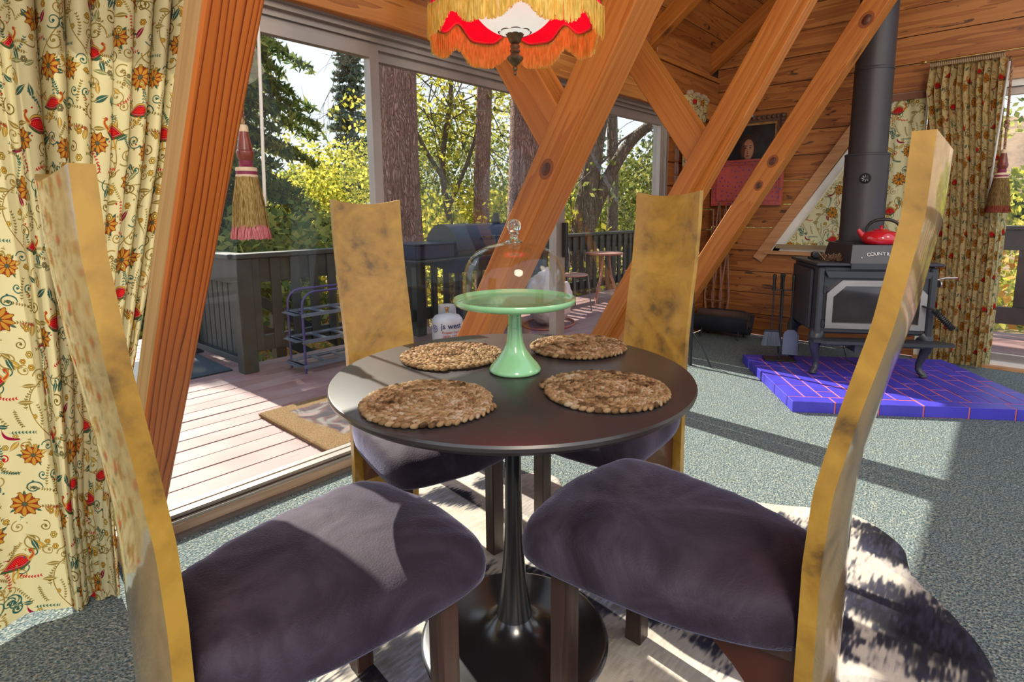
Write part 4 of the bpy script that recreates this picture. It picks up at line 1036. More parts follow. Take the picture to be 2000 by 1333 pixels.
M().prism([(-.285,.642),(.285,.642),(.305,.682),(-.305,.682)], -.262, -.225).build('cornice', STOVE, st)
# curved lettering on the sloping front
lt = thing('x', 'x'); bpy.data.objects.remove(lt)
lm = M(); word = 'COUNTRY'
for i, chh in enumerate(word):
    a = (i-3)*.085; tv, tf = text_geo(chh, .030, .0008, 'CENTER', .0004)
    sz = 1.0-.06*abs(i-3)/3
    cx, cz = math.sin(a)*.26, (math.cos(a)-1)*.26*.75
    tilt = math.atan2(.043, .112)
    mt = Matrix.Translation((0, -.2475, hz+.058)) @ Matrix.Rotation(-tilt, 4, 'X') @ Matrix.Rotation(R(90), 4, 'X') @ Matrix.Translation((cx, cz, .002)) @ Matrix.Rotation(-a*.8, 4, 'Z')
    lm.add([tuple(mt @ Vector(p)) for p in tv], tf)
for s in (-1, 1):
    mt = Matrix.Translation((0, -.2475, hz+.058)) @ Matrix.Rotation(-math.atan2(.043,.112), 4, 'X') @ Matrix.Rotation(R(90), 4, 'X') @ Matrix.Translation((s*.105, -.025, .002))
    lm.add([tuple(mt @ Vector((math.cos(k*math.pi/5)*(.0055 if k % 2 == 0 else .0025), math.sin(k*math.pi/5)*(.0055 if k % 2 == 0 else .0025), 0))) for k in range(10)], [tuple(range(10))])
lm.build('lettering', plain('silver_letters', (.62,.60,.62), .4), st, fix=False)['label'] = 'curved silver lettering'
# door: frame with clipped upper corners
dr = M()
def clip(x0, x1, z0, z1, c): return [(x0,z0),(x1,z0),(x1,z1-c),(x1-c,z1),(x0+c,z1),(x0,z1-c)]
O, I = clip(-.285,.285,.315,.625,.085), clip(-.247,.247,.350,.588,.070)
yf = -.252; v = [(p[0],yf,p[1]) for p in O]+[(p[0],yf,p[1]) for p in I]+[(p[0],-.225,p[1]) for p in O]+[(p[0],-.232,p[1]) for p in I]; k6 = 6; f = []
for i in range(k6):
    j = (i+1) % k6; f += [(i,j,k6+j,k6+i),(2*k6+i,i,j,2*k6+j)[::-1],(k6+i,k6+j,3*k6+j,3*k6+i)[::-1]]
dr.add(v, f); door = dr.build('door', STOVETRIM, st)
M().prism(I, -.236, -.230).build('glass', FIREGLASS, door)
for z in (.345, .565): M().tube([(-.298,-.245,z-.022),(-.298,-.245,z+.022)], .009, 10).box(-.298,-.275,-.250,-.240,z-.010,z+.010).build('hinge', IRON, door)
m = M().tube([(.262,-.255,.470),(.285,-.285,.462),(.300,-.30,.455)], .006, 8); hd = m.build('handle', IRON, door)
pts_ = []
for i in range(200):
    u = i/199; a = u*2*math.pi*13; b = Vector((.300,-.30,.455)).lerp(Vector((.395,-.335,.345)), u); dvec = Vector((.5,-.2,-.7)).normalized(); u1 = dvec.cross(Vector((0,0,1))).normalized(); u2 = dvec.cross(u1)
    pts_.append(b+(u1*math.cos(a)+u2*math.sin(a))*.0165)
M().tube(pts_, .0042, 5).tube([(.300,-.30,.455),(.395,-.335,.345)], .013, 10).build('coil_grip', BLACK, hd, smooth=60)
# draught lever on the right side
M().tube([(.345,-.18,.62),(.40,-.19,.64),(.46,-.21,.645)], .006, 8).lathe([(0,-.005),(.022,-.004),(.022,.004),(0,.005)], 16, mt=Matrix.Translation((.375,-.19,.60)) @ Matrix.Rotation(R(90), 4, 'Y')).build('draught_lever', STOVETRIM, st, smooth=40)
# ash shelf
M().prism([(-.36,-.22),(-.36,-.30),(-.30,-.345),(.32,-.345),(.42,-.33),(.43,-.29),(.36,-.22)], .232, .250, 'z').box(-.30, .30, -.25, -.235, .20, .235).box(-.12, .10, -.30, -.10, .175, .225).build('ash_shelf', STOVE, st)
def cab_leg(sx, sy):
    m = M(); c = Matrix.Translation((sx*.305, sy*.205+.0125, 0)) @ Matrix.Rotation(math.atan2(sy, sx), 4, 'Z')
    P = [(.0,.275),(.020,.255),(.030,.225),(.026,.18),(.010,.13),(-.004,.085),(-.004,.053),(.010,.032),(.028,.021),(.042,.013)]; rr_ = [.046,.044,.038,.030,.023,.019,.018,.019,.018,.010]
    m.tube([tuple(c @ Vector((p[0], 0, p[1]))) for p in P], rr_, 12); m.sphere(tuple(c @ Vector((.026,0,.013))), .022, 12, 8, (1.1,1,.58)); return m
for sx, sy in ((-1,-1),(1,-1),(-1,1),(1,1)): cab_leg(sx, sy).build('leg', STOVE, st, smooth=60)
pts_ = [(.10,-.05,.17),(.14,-.06,.06),(.20,-.04,.012),(.26,-.08,.02),(.24,-.10,.06),(.20,-.09,.05)]
M().tube([(-.05,.10,.175),(-.02,.05,.03),(.05,.0,.008),(.14,-.03,.010),(.17,-.02,.05),(.13,.02,.06)], .004, 6).build('power_cord', BLACK, st, smooth=60)
sp = thing('stove_pipe', 'fat black stove pipe rising from the stove past the sloping window', 'pipe', (-.753, 4.395, T+hz+.112))
h0 = T+hz+.112
M().lathe([(.150,0),(.150,.006),(.131,.012),(.129,.02),(.129,1.48-h0),(.132,1.482-h0),(.132,1.492-h0),(.127,1.495-h0)], 48).build('lower_section', PIPE, sp, smooth=40)
M().lathe([(.116,1.49-h0),(.112,1.50-h0),(.1115,2.02-h0),(.1145,2.022-h0),(.1145,2.034-h0),(.110,2.04-h0)], 48).build('middle_section', PIPE, sp, smooth=40)
M().lathe([(.110,2.03-h0),(.109,3.9-h0)], 48).build('upper_section', PIPE, sp, smooth=40)
dd = Vector((.753, -4.395, 0)).normalized(); mt = Matrix.Translation((dd.x*.129, dd.y*.129, 1.33-h0)) @ dd.to_track_quat('Z', 'Y').to_matrix().to_4x4()
th_ = M().lathe([(0,.008),(.030,.008),(.033,.005),(.034,0)], 28, mt=mt).lathe([(.026,.008),(.028,.0105),(.030,.008)], 28, mt=mt).build('thermometer', STOVETRIM if False else IRON, sp, smooth=30)
m = M()
for k in range(8):
    a = k*math.pi/4; m.tube([tuple(mt @ Vector((math.cos(a)*.008, math.sin(a)*.008, .010))), tuple(mt @ Vector((math.cos(a)*.022, math.sin(a)*.022, .010)))], .0022, 5)
m.build('dial_marks', STOVETRIM, th_)
# kettle
kt = thing('kettle', 'squat red enamel kettle with black arched handle on the stove top', 'kettle', (-.605, 4.165, h0+.0005), R(15)); kt.scale = (.92, .92, .95)
M().lathe([(0,0),(.088,0),(.104,.008),(.113,.026),(.114,.045),(.106,.066),(.088,.082),(.058,.092),(0,.096)], 56).build('body', REDEN, kt, smooth=60)
M().lathe([(0,.094),(.048,.0935),(.050,.098),(.030,.103),(.008,.105),(.008,.112),(.013,.118),(.008,.124),(0,.125)], 32).build('lid', REDEN, kt, smooth=60)
M().tube([(-.095,0,.050),(-.118,0,.072),(-.135,0,.098)], [.026,.018,.012], 16).build('spout', REDEN, kt, smooth=60)
m = M(); pts_ = []
for i in range(25):
    a = math.pi*(1-i/24); pts_.append((.098*math.cos(a)+.012, 0, .085+.080*math.sin(a)**.8))
m.tube(pts_, [.0075+.0035*math.sin(math.pi*i/24) for i in range(25)], 10); m.build('handle', BLACK, kt, smooth=60)
m = M()
for x in (-.086,.110): m.tube([(x*.86,-.0,.075),(x,0,.092)], .008, 8)
m.build('handle_bracket', BLACK, kt, smooth=60)
# dried cones and flowers on the left of the stove top
dz = T+zt+.0185
Ms = Matrix.Translation((-.712, 4.262, 0)) @ Matrix.Rotation(SA, 4, 'Z')
p = Ms @ Vector((-.245, -.06, dz)); pc = thing('pine_cone_cluster', 'dried pine cones and twigs lying on the left of the stove top', 'pine cones', tuple(p), SA)
def cone(m, c, r, mt0):
    for i in range(46):
        t = i/46; a = i*2.399; rr_ = r*math.sin(math.pi*(t*.85+.1)); z = (t-.4)*r*2.1
        mt = mt0 @ Matrix.Translation(c) @ Matrix.Translation((rr_*math.cos(a)*.7, rr_*math.sin(a)*.7, z)) @ Matrix.Rotation(a, 4, 'Z') @ Matrix.Rotation(-.6, 4, 'Y')
        m.sphere((0,0,0), r*.36, 6, 4, (1.2,.8,.28), mt=mt)
CONE = plain('pine_cone', (.16,.075,.045), .7, var=.5, scale=30); 
for c, r, rot in (((.02,-.05,.018),.026,1.4),((.07,-.03,.018),.024,2.0),((-.02,.0,.020),.026,.4),((.09,-.075,.014),.02,.9)):
    m = M(); cone(m, (0,0,0), r, Matrix.Translation(c) @ Matrix.Rotation(rot, 4, 'Z') @ Matrix.Rotation(1.45, 4, 'X')); m.build('cone', CONE, pc, fix=False)
m = M(); rr = random.Random(8)
for i in range(24):
    a = rr.uniform(0, 6.28); b = Vector((.03+rr.uniform(-.06,.06), -.03+rr.uniform(-.03,.03), .004)); m.tube([b, b+Vector((math.cos(a)*.04, math.sin(a)*.04, rr.uniform(0,.05)))], .0015, 4)
m.build('twigs', plain('dry_twig', (.42,.30,.14), .8), pc, kind='stuff')
p = Ms @ Vector((-.25, .08, dz)); cam_ = thing('iron_trivet', 'small black iron ornament behind the pine cones on the stove', 'ornament', tuple(p), SA)
m = M().box(-.05,.05,-.03,.03,0,.012,c=.003).box(-.035,.035,-.022,.022,.012,.045,c=.006).lathe([(.022,0),(.024,.03),(.018,.032)], 16, mt=Matrix.Translation((-.02,-.02,.03)) @ Matrix.Rotation(R(90), 4, 'X')); m.build('casting', IRON, cam_)

# fireplace tools on the hearth corner
ft = thing('fireplace_tool_stand', 'black wrought stand for fire tools on the left corner of the blue hearth', 'tool stand', (-1.150, 4.135, T+.001), R(28))
M().box(-.105, .105, -.062, .062, 0, .012, c=.004).build('base', IRON, ft)
M().tube([(0,0,.012),(0,0,.60)], .006, 8).sphere((0,0,.61), .012, 10, 8).build('pole', IRON, ft, smooth=50)
M().tube([(-.075,0,.505),(.075,0,.505)], .005, 8).tube([(0,-.05,.505),(0,.05,.505)], .005, 8).build('crossbar', IRON, ft, smooth=50)
def tool(name, x, y, label, build):
    w = Matrix.Translation((-1.150, 4.135, T)) @ Matrix.Rotation(R(28), 4, 'Z'); p = w @ Vector((x, y, 0))
    t = thing(name, label, 'fire tool', (p.x, p.y, T), R(28)); M().tube([(0,0,.12),(0,0,.52)], .0045, 8).build('shaft', IRON, t, smooth=50)
    M().lathe([(0,.50),(.009,.502),(.011,.52),(.010,.57),(.013,.60),(.012,.615),(0,.622)], 14).build('grip', BLACK, t, smooth=50); build(t)
def brush(t):
    M().box(-.050,.050,-.014,.014,.205,.222,c=.004).build('brush_head', IRON, t)
    m = M(); rr_ = random.Random(3)
    for i in range(420):
        x = rr_.uniform(-.047,.047); y = rr_.uniform(-.012,.012); q = x*1.35+rr_.uniform(-.003,.003); y2 = y*1.5
        m.add([(x-.0008,y,.207),(x+.0008,y,.207),(q+.0008,y2,.105),(q-.0008,y2,.105)], [(0,1,2,3)])
    m.build('bristles', plain('grey_bristle', (.13,.16,.20), .6), t, fix=False)
def shovel(t):
    prof = [(-.042,.205),(-.050,.18),(-.052,.06),(-.050,.045),(.050,.045),(.052,.06),(.050,.18),(.042,.205),(.020,.225),(-.020,.225)]
    M().prism(prof, -.006, -.003).prism([(-.052,.05),(-.049,.05),(-.047,.19),(-.050,.19)], -.018, -.003).prism([(.049,.05),(.052,.05),(.050,.19),(.047,.19)], -.018, -.003).build('scoop', plain('grey_steel', (.17,.21,.25), .35, metal=.5), t)
def poker(t): M().tube([(0,0,.14),(0,0,.06),(.006,0,.03),(.025,0,.035),(.03,0,.055)], .0045, 8).build('hook', IRON, t, smooth=50)
tool('hearth_brush', -.062, -.01, 'hearth brush with grey bristles hanging on the tool stand', brush)
tool('ash_shovel', .062, -.012, 'steel ash shovel hanging on the right of the tool stand', shovel)
tool('fire_poker', .0, .052, 'black poker hanging at the back of the tool stand', poker)
# log cradle and bent sticks in the corner
lg = thing('log_cradle', 'dark log sling on short iron feet in the corner behind the far gilt chair', 'log holder', (-1.84, 4.86, 0), R(4))
m = M(); v = []; f = []; nn2 = 14
for x in (-.235, .235):
    for k in range(nn2+1):
        a = math.pi*(1+k/nn2); v.append((x*(1), .12*math.cos(a), .20+.155*math.sin(a)))
    for k in range(nn2, -1, -1):
        a = math.pi*(1+k/nn2); v.append((x, .112*math.cos(a), .20+.147*math.sin(a)))
q = 2*(nn2+1)
for i in range(q): f.append((i, (i+1) % q, (i+1) % q+q, i+q))
f += [tuple(range(q)), tuple(range(2*q-1, q-1, -1))]
m.add(v, f); m.build('sling', plain('dark_leather', (.018,.020,.028), .45, var=.4), lg, smooth=40)
for x in (-.16, .16):
    for y in (-.09, .09): M().tube([(x,y,0),(x,y*.8,.10),(x,y,.20)], .007, 8).build('leg', IRON, lg, smooth=50)
M().tube([(-.24,.118,.205),(-.15,.10,.235),(.15,.10,.235),(.24,.118,.205)], .006, 8).tube([(-.24,-.118,.205),(.24,-.118,.205)], .006, 8).build('rail', IRON, lg, smooth=50)
for k, (y, z, r) in enumerate(((-.04,.130,.045),(.05,.135,.04),(.0,.205,.043))):
    g = M().tube([(-.22,y,z),(.22,y,z)], r, 10).build('firewood_log', plain('dark_log', (.06,.035,.025), .9, var=.5), None, smooth=40)
    g.matrix_world = Matrix.Translation((-1.84,4.86,0)) @ Matrix.Rotation(R(4), 4, 'Z'); tag(g, ['dark split log at the front of the log cradle', 'dark split log at the back of the log cradle', 'dark log lying on top in the log cradle'][k], 'log', 'logs in the cradle')
tw = thing('willow_rack', 'bent willow sticks leaning in the dark corner beside the portrait', 'willow rack', (-1.98, 5.03, 0))
STICK = plain('willow_stick', (.26,.12,.07), .6, var=.3)
for k in range(6):
    x = -.07+k*.032; b = (.02 if k % 2 else -.03)
    pts_ = [(x*1.0, 0, .002), (x*1.1+b, .0, .35), (x*1.05-b*.6, .02, .75), (x*.9+b*.4, .04, 1.14+.03*(k % 3))]; sl = []
    for i in range(13):
        t = i/12*3; j = min(2, int(t)); u = t-j; sl.append(Vector(pts_[j]).lerp(Vector(pts_[j+1]), u*u*(3-2*u)*.3+u*.7))
    M().tube(sl, [.012-.004*i/12 for i in range(13)], 8).build('stick', STICK, tw, smooth=50)
M().tube([(-.09,-.012,.30),(.11,-.012,.30)], .006, 6).tube([(-.09,-.012,.95),(.11,-.012,.93)], .006, 6).build('binding', STICK, tw)
bs = thing('iron_easel', 'slim black iron stand just right of the far gilt chair', 'stand', (-1.665, 3.80, 0), R(-28))
M().box(-.011,.011,-.011,.011,0,1.10,c=.002).build('upright', IRON, bs)
for s in (-1, 1): M().tube([(0,0,.26),(s*.06,.05*s,.16),(s*.11,.10*s,.002)], .006, 8).build('leg', IRON, bs, smooth=50)
M().box(-.14,.012,-.006,.006,.040,.062,c=.002).build('crosspiece', IRON, bs)

# ---------------------------------------------------------------- pictures on the back wall
pf = thing('portrait_painting', 'old dark portrait of a person in a heavy carved frame on the plank wall', 'painting', (-1.79, WY-.003, 1.555))
FRM = plain('carved_frame', (.105,.045,.022), .45, var=.5, scale=40, bump=.5); FRI = plain('gilt_slip', (.34,.18,.055), .4, var=.3, scale=40)
hw, hh = .300, .385
m = M(); rect_frame(m, -hw, hw, -hh, hh, .058, -.040, 0); m2 = m.build('frame', FRM, pf)
m = M(); rr = random.Random(1)
for sx in (-1, 1):
    for k in range(26): m.sphere((sx*(hw-.022), -.042, -hh+.02+k*(2*hh-.04)/25), .017, 7, 5, (1,.5,.8))
for k in range(15):
    for sz in (-1, 1): m.sphere((-hw+.02+k*(2*hw-.04)/14, -.042, sz*(hh-.022)), .017, 7, 5, (.8,.5,1))
m.build('carving', FRM, m2, smooth=60)
m = M(); rect_frame(m, -hw+.056, hw-.056, -hh+.056, hh-.056, .022, -.028, -.004); m.build('gilt_slip', FRI, m2)
cv = M().add([(-hw+.074,-.012,-hh+.074),(hw-.074,-.012,-hh+.074),(hw-.074,-.012,hh-.074),(-hw+.074,-.012,hh-.074),(-hw+.074,-.004,-hh+.074),(hw-.074,-.004,-hh+.074),(hw-.074,-.004,hh-.074),(-hw+.074,-.004,hh-.074)], [(0,1,2,3),(4,7,6,5),(0,4,5,1),(1,5,6,2),(2,6,7,3),(3,7,4,0)])
cv.uv = [(-.1,-.16),(1.1,-.16),(1.1,.84),(-.1,.84)]*2
nf = N('oil_portrait'); im = nf.n('TexImage', {0: nf.n('TexCoord').outputs['UV']}); im.image = IM_FACE; im.extension = 'EXTEND'; cv.build('canvas', nf.done(nf.bsdf(Base_Color=im.outputs[0], Roughness=.35)), pf, fix=False)
M().box(-.065,.045,-.075,-.040,hh-.015,hh+.012,c=.004).build('picture_light', plain('grey_metal', (.30,.27,.26), .4, metal=.5), pf)
pk = thing('dotted_panel', 'rose-coloured framed panel with blue dots leaning in front of the portrait', 'panel', (-1.775, WY-.062, 1.17))
PINK = plain('rose_paint', (.50,.10,.085), .45, var=.15); PINK2 = plain('rose_frame', (.42,.075,.06), .4, var=.15)
M().box(-.305, .305, -.006, .008, 0, .400, c=.003).build('board', PINK, pk)
m = M(); rect_frame(m, -.305, .305, 0, .400, .020, -.018, -.005); rect_frame(m, -.268, .268, .037, .363, .010, -.014, -.005); m.build('frame', PINK2, pk)
m = M(); rr = random.Random(12); pp = []
for i in range(600):
    x, z = rr.uniform(-.29,.29), rr.uniform(.015,.385)
    if all((x-a)**2+(z-b)**2 > .034**2 for a, b in pp): pp.append((x, z))
for x, z in pp: m.lathe([(0,0),(rr.uniform(.0045,.0085),.0005),(0,.0015)], 8, mt=Matrix.Translation((x,-.0065 if abs(x) < .25 and .055 < z < .34 else -.0185,z)) @ Matrix.Rotation(R(90), 4, 'X'))
m.build('dots', plain('blue_dots', (.12,.05,.32), .5), pk, fix=False, kind='stuff')
# ================================================================ OUTSIDE
dk = thing('deck', kind='structure'); dk['category'] = 'deck'; dk['label'] = 'pink painted board deck outside the sliding glass door'
BMs = {}
def board(x0, x1, y0, y1):
    key = (round(x1-x0, 4), round(y1-y0, 4))
    if key not in BMs:
        BMs[key] = M().box(-key[0]/2, key[0]/2, -key[1]/2, key[1]/2, -.035, 0, c=.004).mesh('board'); BMs[key].materials.append(DECK)
    link('board', BMs[key], dk, loc=((x0+x1)/2, (y0+y1)/2, ZD+rb.uniform(-.0015, .0015)))
i = 0; x = DX-.118
while x > -4.42:
    cut = rb.choice([2.1, 3.4, 4.6, 5.5])
    board(x-.1405, x, -1.6, cut); board(x-.1405, x, cut+.005, 7.6); x -= .144
while x > -6.2:
    board(x-.138, x, -1.6, 1.78); x -= .144
y = WY+.13
while y < 7.1: board(DX+.02, 2.8, y, y+.138); y += .144
M().box(-6.3, DX-.1, -1.6, 1.8, ZD-.2, ZD-.04).box(-4.5, DX-.1, -1.6, 7.6, ZD-.2, ZD-.04).box(-2.3, 2.9, WY+.1, 7.2, ZD-.2, ZD-.04).build('joists', RAIL2, dk)

def railing(label, p0, p1, top, mat, posts, pitch=.16, bw=.075, capw=.14, solid=False, low=(.07,.19), face=.19, group=None):
    p0 = Vector((p0[0], p0[1], 0)); p1 = Vector((p1[0], p1[1], 0)); L = (p1-p0).length; mt = frame(p0, p1)
    t = thing('deck_railing', label, 'railing'); t.matrix_world = mt
    M().box(-.06, L+.06, -capw/2, capw/2, top-.036, top, c=.004).build('top_rail', mat, t)
    M().box(0, L, -.022, .022, top-.036-face, top-.037, c=.003).build('face_board', mat, t)
    M().box(0, L, -.022, .022, low[0], low[1], c=.003).build('bottom_rail', mat, t)
    bm_ = M().box(-bw/2, bw/2, -.045, -.023, low[0]+.01, top-.04, c=.003).mesh('baluster'); bm_.materials.append(mat)
    k = 0; x = pitch/2
    while x < L:
        link('baluster', bm_, t, loc=(x, 0, 0)); x += pitch
    pm = M().box(-.056, .056, -.056, .056, ZD, top-.037, c=.004).mesh('post'); pm.materials.append(mat)
    for q in posts: link('post', pm, t, loc=(q, 0, 0))
    return t
railing('long dark green railing along the far side of the pink deck', (-4.28, 1.71), (-4.28, 7.5), .835, RAIL, (0, 1.66, 3.6, 5.78))
railing('closely boarded dark railing at the left beside the steps and black mat', (-4.36, 1.69), (-5.25, 1.66), .832, RAIL, (.92,), .098, .085, low=(-.02,.03))
railing('dark brown railing beyond the far glass door at the right edge', (2.6, 6.95), (-.75, 6.95), .965, RAIL2, (0, 1.6, 3.35), .235, .095, low=(.04,.20))
sr = thing('stair_handrail', 'slanting dark handrail of the steps seen through the deck railing', 'handrail')
M().box(0, 2.6, -.03, .03, -.045, .045, c=.004).build('rail', RAIL, sr).matrix_world = frame((-5.25, 1.8, .62), (-5.25, 4.0, -.90))
M().box(0, 2.6, -.03, .03, -.045, .045, c=.004).build('rail', RAIL, sr).matrix_world = frame((-5.25, 1.8, .34), (-5.25, 4.0, -1.18))
for y, z in ((2.4, .15), (3.4, -.55)): M().box(-5.30, -5.20, y-.05, y+.05, -1.6, z).build('post', RAIL, sr)
# barbecue
gr = thing('barbecue_grill', 'black barrel barbecue tinted blue for reflected sky, with side box standing at the deck railing', 'barbecue', (-3.98, 3.88, ZD))
zc = .875; r0 = .225
prof = [(r0*math.cos(R(a)), zc+r0*math.sin(R(a))) for a in range(-4, 185, 9)]
prof_in = [(p[0]*.96, zc+(p[1]-zc)*.96) for p in reversed(prof)]
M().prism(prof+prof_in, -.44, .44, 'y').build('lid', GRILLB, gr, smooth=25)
m = M()
for y in (-.452, .440): m.prism(prof, y, y+.012, 'y')
m.build('lid_end', BLACK, gr)
prof = [(r0*math.cos(R(a)), zc-.02+r0*.8*math.sin(R(a))) for a in range(180, 361, 9)]
M().prism(prof, -.44, .44, 'y').build('firebox', BLACK, gr, smooth=25)
M().tube([(.215,-.10,zc+.10),(.25,-.10,zc+.10),(.25,.10,zc+.10),(.215,.10,zc+.10)], .007, 8).build('lid_handle', IRON, gr, smooth=30)
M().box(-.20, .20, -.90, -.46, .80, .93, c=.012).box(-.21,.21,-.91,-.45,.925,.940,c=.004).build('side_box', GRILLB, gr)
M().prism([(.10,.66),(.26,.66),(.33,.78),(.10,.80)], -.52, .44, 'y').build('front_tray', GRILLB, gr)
M().tube([(.335,-.42,.775),(.35,-.40,.74),(.345,-.35,.725),(.335,-.32,.76)], .006, 8).build('tray_hook', STOVETRIM, gr, smooth=50)
M().box(-.20,.24,-.95,.44,.775,.797,c=.004).build('frame_shelf', BLACK, gr)
for x, y in ((-.18,-.40),(.20,-.40),(-.18,.40),(.20,.40)): M().tube([(x,y,0),(x,y,.78)], .018, 10).build('leg', BLACK, gr, smooth=40)
M().box(-.18,.20,-.40,.40,.20,.215).build('lower_shelf', BLACK, gr)
M().lathe([(.03,0),(.045,.02),(.03,.12)], 16, (0,.30,zc+r0-.02)).build('chimney_vent', BLACK, gr, smooth=40)
# propane tank
tk = thing('propane_tank', 'white propane cylinder with blue lettering under the barbecue', 'gas cylinder', (-3.70, 3.235, ZD+.001), R(-41))
M().lathe([(.10,0),(.11,.0),(.112,.03),(.11,.032)], 40).build('foot_ring', TANKW, tk, smooth=40)
M().lathe([(.03,.018),(.10,.022),(.130,.045),(.140,.08),(.140,.235),(.134,.262),(.112,.290),(.07,.308),(.0,.314)], 64).build('body', TANKW, tk, smooth=60)
m = M(); v = []; f = []
for i in range(33):
    a = R(60)+R(240)*i/32
    for r_, z_ in ((.078,.300),(.078,.385),(.074,.385),(.074,.300)): v.append((r_*math.cos(a), r_*math.sin(a), z_))
for i in range(32):
    for k in range(4): f.append((i*4+k, i*4+(k+1) % 4, (i+1)*4+(k+1) % 4, (i+1)*4+k))
m.add(v, f).build('collar', TANKW, tk, smooth=40)
M().lathe([(.014,.31),(.016,.345),(.010,.35),(.022,.352),(.022,.366),(0,.368)], 16).build('valve', RODB, tk, smooth=40)
def wrap_text(body, size, zc_, a_start, mat, name, off=.1412, bold=.0):
    tv, tf = text_geo(body, size, 0, 'LEFT', bold); m = M()
    m.add([(off*math.cos(a_start+p[0]/off), off*math.sin(a_start+p[0]/off), zc_+p[1]) for p in tv], tf); return m.build(name, mat, tk, fix=False)
INKB = plain('navy_ink', (.03,.035,.11), .5); INKR = plain('red_ink', (.55,.07,.06), .5)
wrap_text('js west', .070, .215, R(-16)-.14, INKB, 'lettering', bold=.0015)
wrap_text('Propane Fuel', .030, .160, R(-16)-.06, INKR, 'lettering', bold=.0008)
wrap_text('(408) 675', .034, .122, R(-16)-.04, INKR, 'lettering', bold=.0008)
m = M(); ac = R(-52)
def ringp(r_, w_):
    v = []; f = []
    for i in range(28):
        a = 2*math.pi*i/28
        for q in (r_, r_-w_): v.append((.1412*math.cos(ac+q*math.cos(a)/.14), .1412*math.sin(ac+q*math.cos(a)/.14), .190+q*math.sin(a)))
    for i in range(28): j = (i+1) % 28; f.append((2*i, 2*i+1, 2*j+1, 2*j))
    m.add(v, f)
ringp(.034, .006); ringp(.010, .005)
for k in range(6):
    a = k*math.pi/3; P_ = []
    for r_, da in ((.011,-.25),(.028,-.12),(.028,.12),(.011,.25)): P_.append((.1412*math.cos(ac+r_*math.cos(a+da)/.14), .1412*math.sin(ac+r_*math.cos(a+da)/.14), .190+r_*math.sin(a+da)))
    m.add(P_, [(0,1,2,3)])
m.build('emblem', INKB, tk, fix=False)
# three-tier plant rack
rk = thing('plant_rack', 'three-tier purple tube shelf rack on the deck behind the left gilt chair', 'rack', (-4.02, 2.42, ZD+.001))
for s in (-.115, .115):
    pts_ = [(s,-.44,0),(s,-.44,.52)]+[(s,-.44+.10*(1-math.cos(a)), .52+.10*math.sin(a)) for a in (R(22),R(45),R(67),R(90))]+[(s,.34,.62)]+[(s,.34+.10*math.sin(a), .52+.10*math.cos(a)) for a in (R(22),R(45),R(67),R(90))]+[(s,.44,0)]
    M().tube(pts_, .0095, 10).build('hoop', PURPLE, rk, smooth=50)
for z in (.055, .245, .45):
    m = M(); o_ = [(.13*sx*(1 if abs(y) < .42 else .55), y) for sx, y in ()]
    outl = [(-.135,-.44),(-.10,-.50),(.10,-.50),(.135,-.44),(.135,.44),(.10,.50),(-.10,.50),(-.135,.44)]
    m.box(-.135,-.105,-.44,.44,z,z+.008).box(.105,.135,-.44,.44,z,z+.008)
    for k in range(6): m.box(-.105,.105,-.46+k*.176,-.42+k*.176,z,z+.008)
    m.box(-.10,.10,-.50,-.44,z,z+.008).box(-.10,.10,.44,.50,z,z+.008); m.box(-.14,-.134,-.46,.46,z-.014,z+.012).box(.134,.14,-.46,.46,z-.014,z+.012)
    m.build('shelf', MESHGREY, rk)
# mats
dm_ = thing('coir_doormat', 'brown coir doormat with a dark worn picture outside the glass door', 'doormat', (-2.86, 1.90, ZD+.0015))
def coir():
    nn_ = N('coir'); v = nn_.coord((1,1,1), False); a = nn_.noise(v, 160, 3, .7); sx = nn_.n('SeparateXYZ', {0: v})
    d = nn_.math('MAXIMUM', nn_.math('MULTIPLY', nn_.math('ABSOLUTE', sx.outputs[0]), 1.0), nn_.math('SUBTRACT', nn_.math('ABSOLUTE', sx.outputs[1]), .14))
    d = nn_.math('ADD', d, nn_.math('MULTIPLY', nn_.noise(v, 6, 3), .14))
    base = nn_.ramp(a, [(.3, (.06,.03,.01)), (.5, (.20,.11,.035)), (.7, (.32,.20,.08))])
    pic = nn_.ramp(nn_.noise(v, 7, 2, .5, 1.0), [(.38, (.035,.03,.04)), (.5, (.11,.045,.05)), (.58, (.15,.16,.14)), (.66, (.25,.17,.16))])
    c = nn_.mix(nn_.ramp(d, [(.33, (1,1,1)), (.36, (0,0,0))]), base, pic)
    return nn_.done(nn_.bsdf(Base_Color=c, Roughness=.95, Normal=nn_.bump(a, 1.0, .006)))
M().box(-.40,.40,-.56,.56,0,.026,c=.008).build('coir_pile', coir(), dm_)
m = M(); rr = random.Random(4)
for i in range(2600):
    q = rr.uniform(0, 3.84)
    if q < 1.6: x, y = rr.uniform(-.4,.4), rr.choice([-.56,.56])
    else: x, y = rr.choice([-.4,.4]), rr.uniform(-.56,.56)
    dx, dy = rr.uniform(-.012,.012), rr.uniform(-.012,.012); m.add([(x-.001,y,.004),(x+.001,y+.001,.004),(x+dx,y+dy,.028)], [(0,1,2)])
m.build('frayed_edge', plain('coir_fringe', (.20,.11,.05), .9), dm_, fix=False, kind='stuff')
bm2 = thing('rubber_mat', 'flat blue-black mat at the top of the deck steps', 'mat', (-4.83, 1.14, ZD+.0015)); M().box(-.42,.42,-.50,.50,0,.012,c=.004).build('sheet', plain('rubber', (.030,.045,.060), .8, var=.3), bm2)
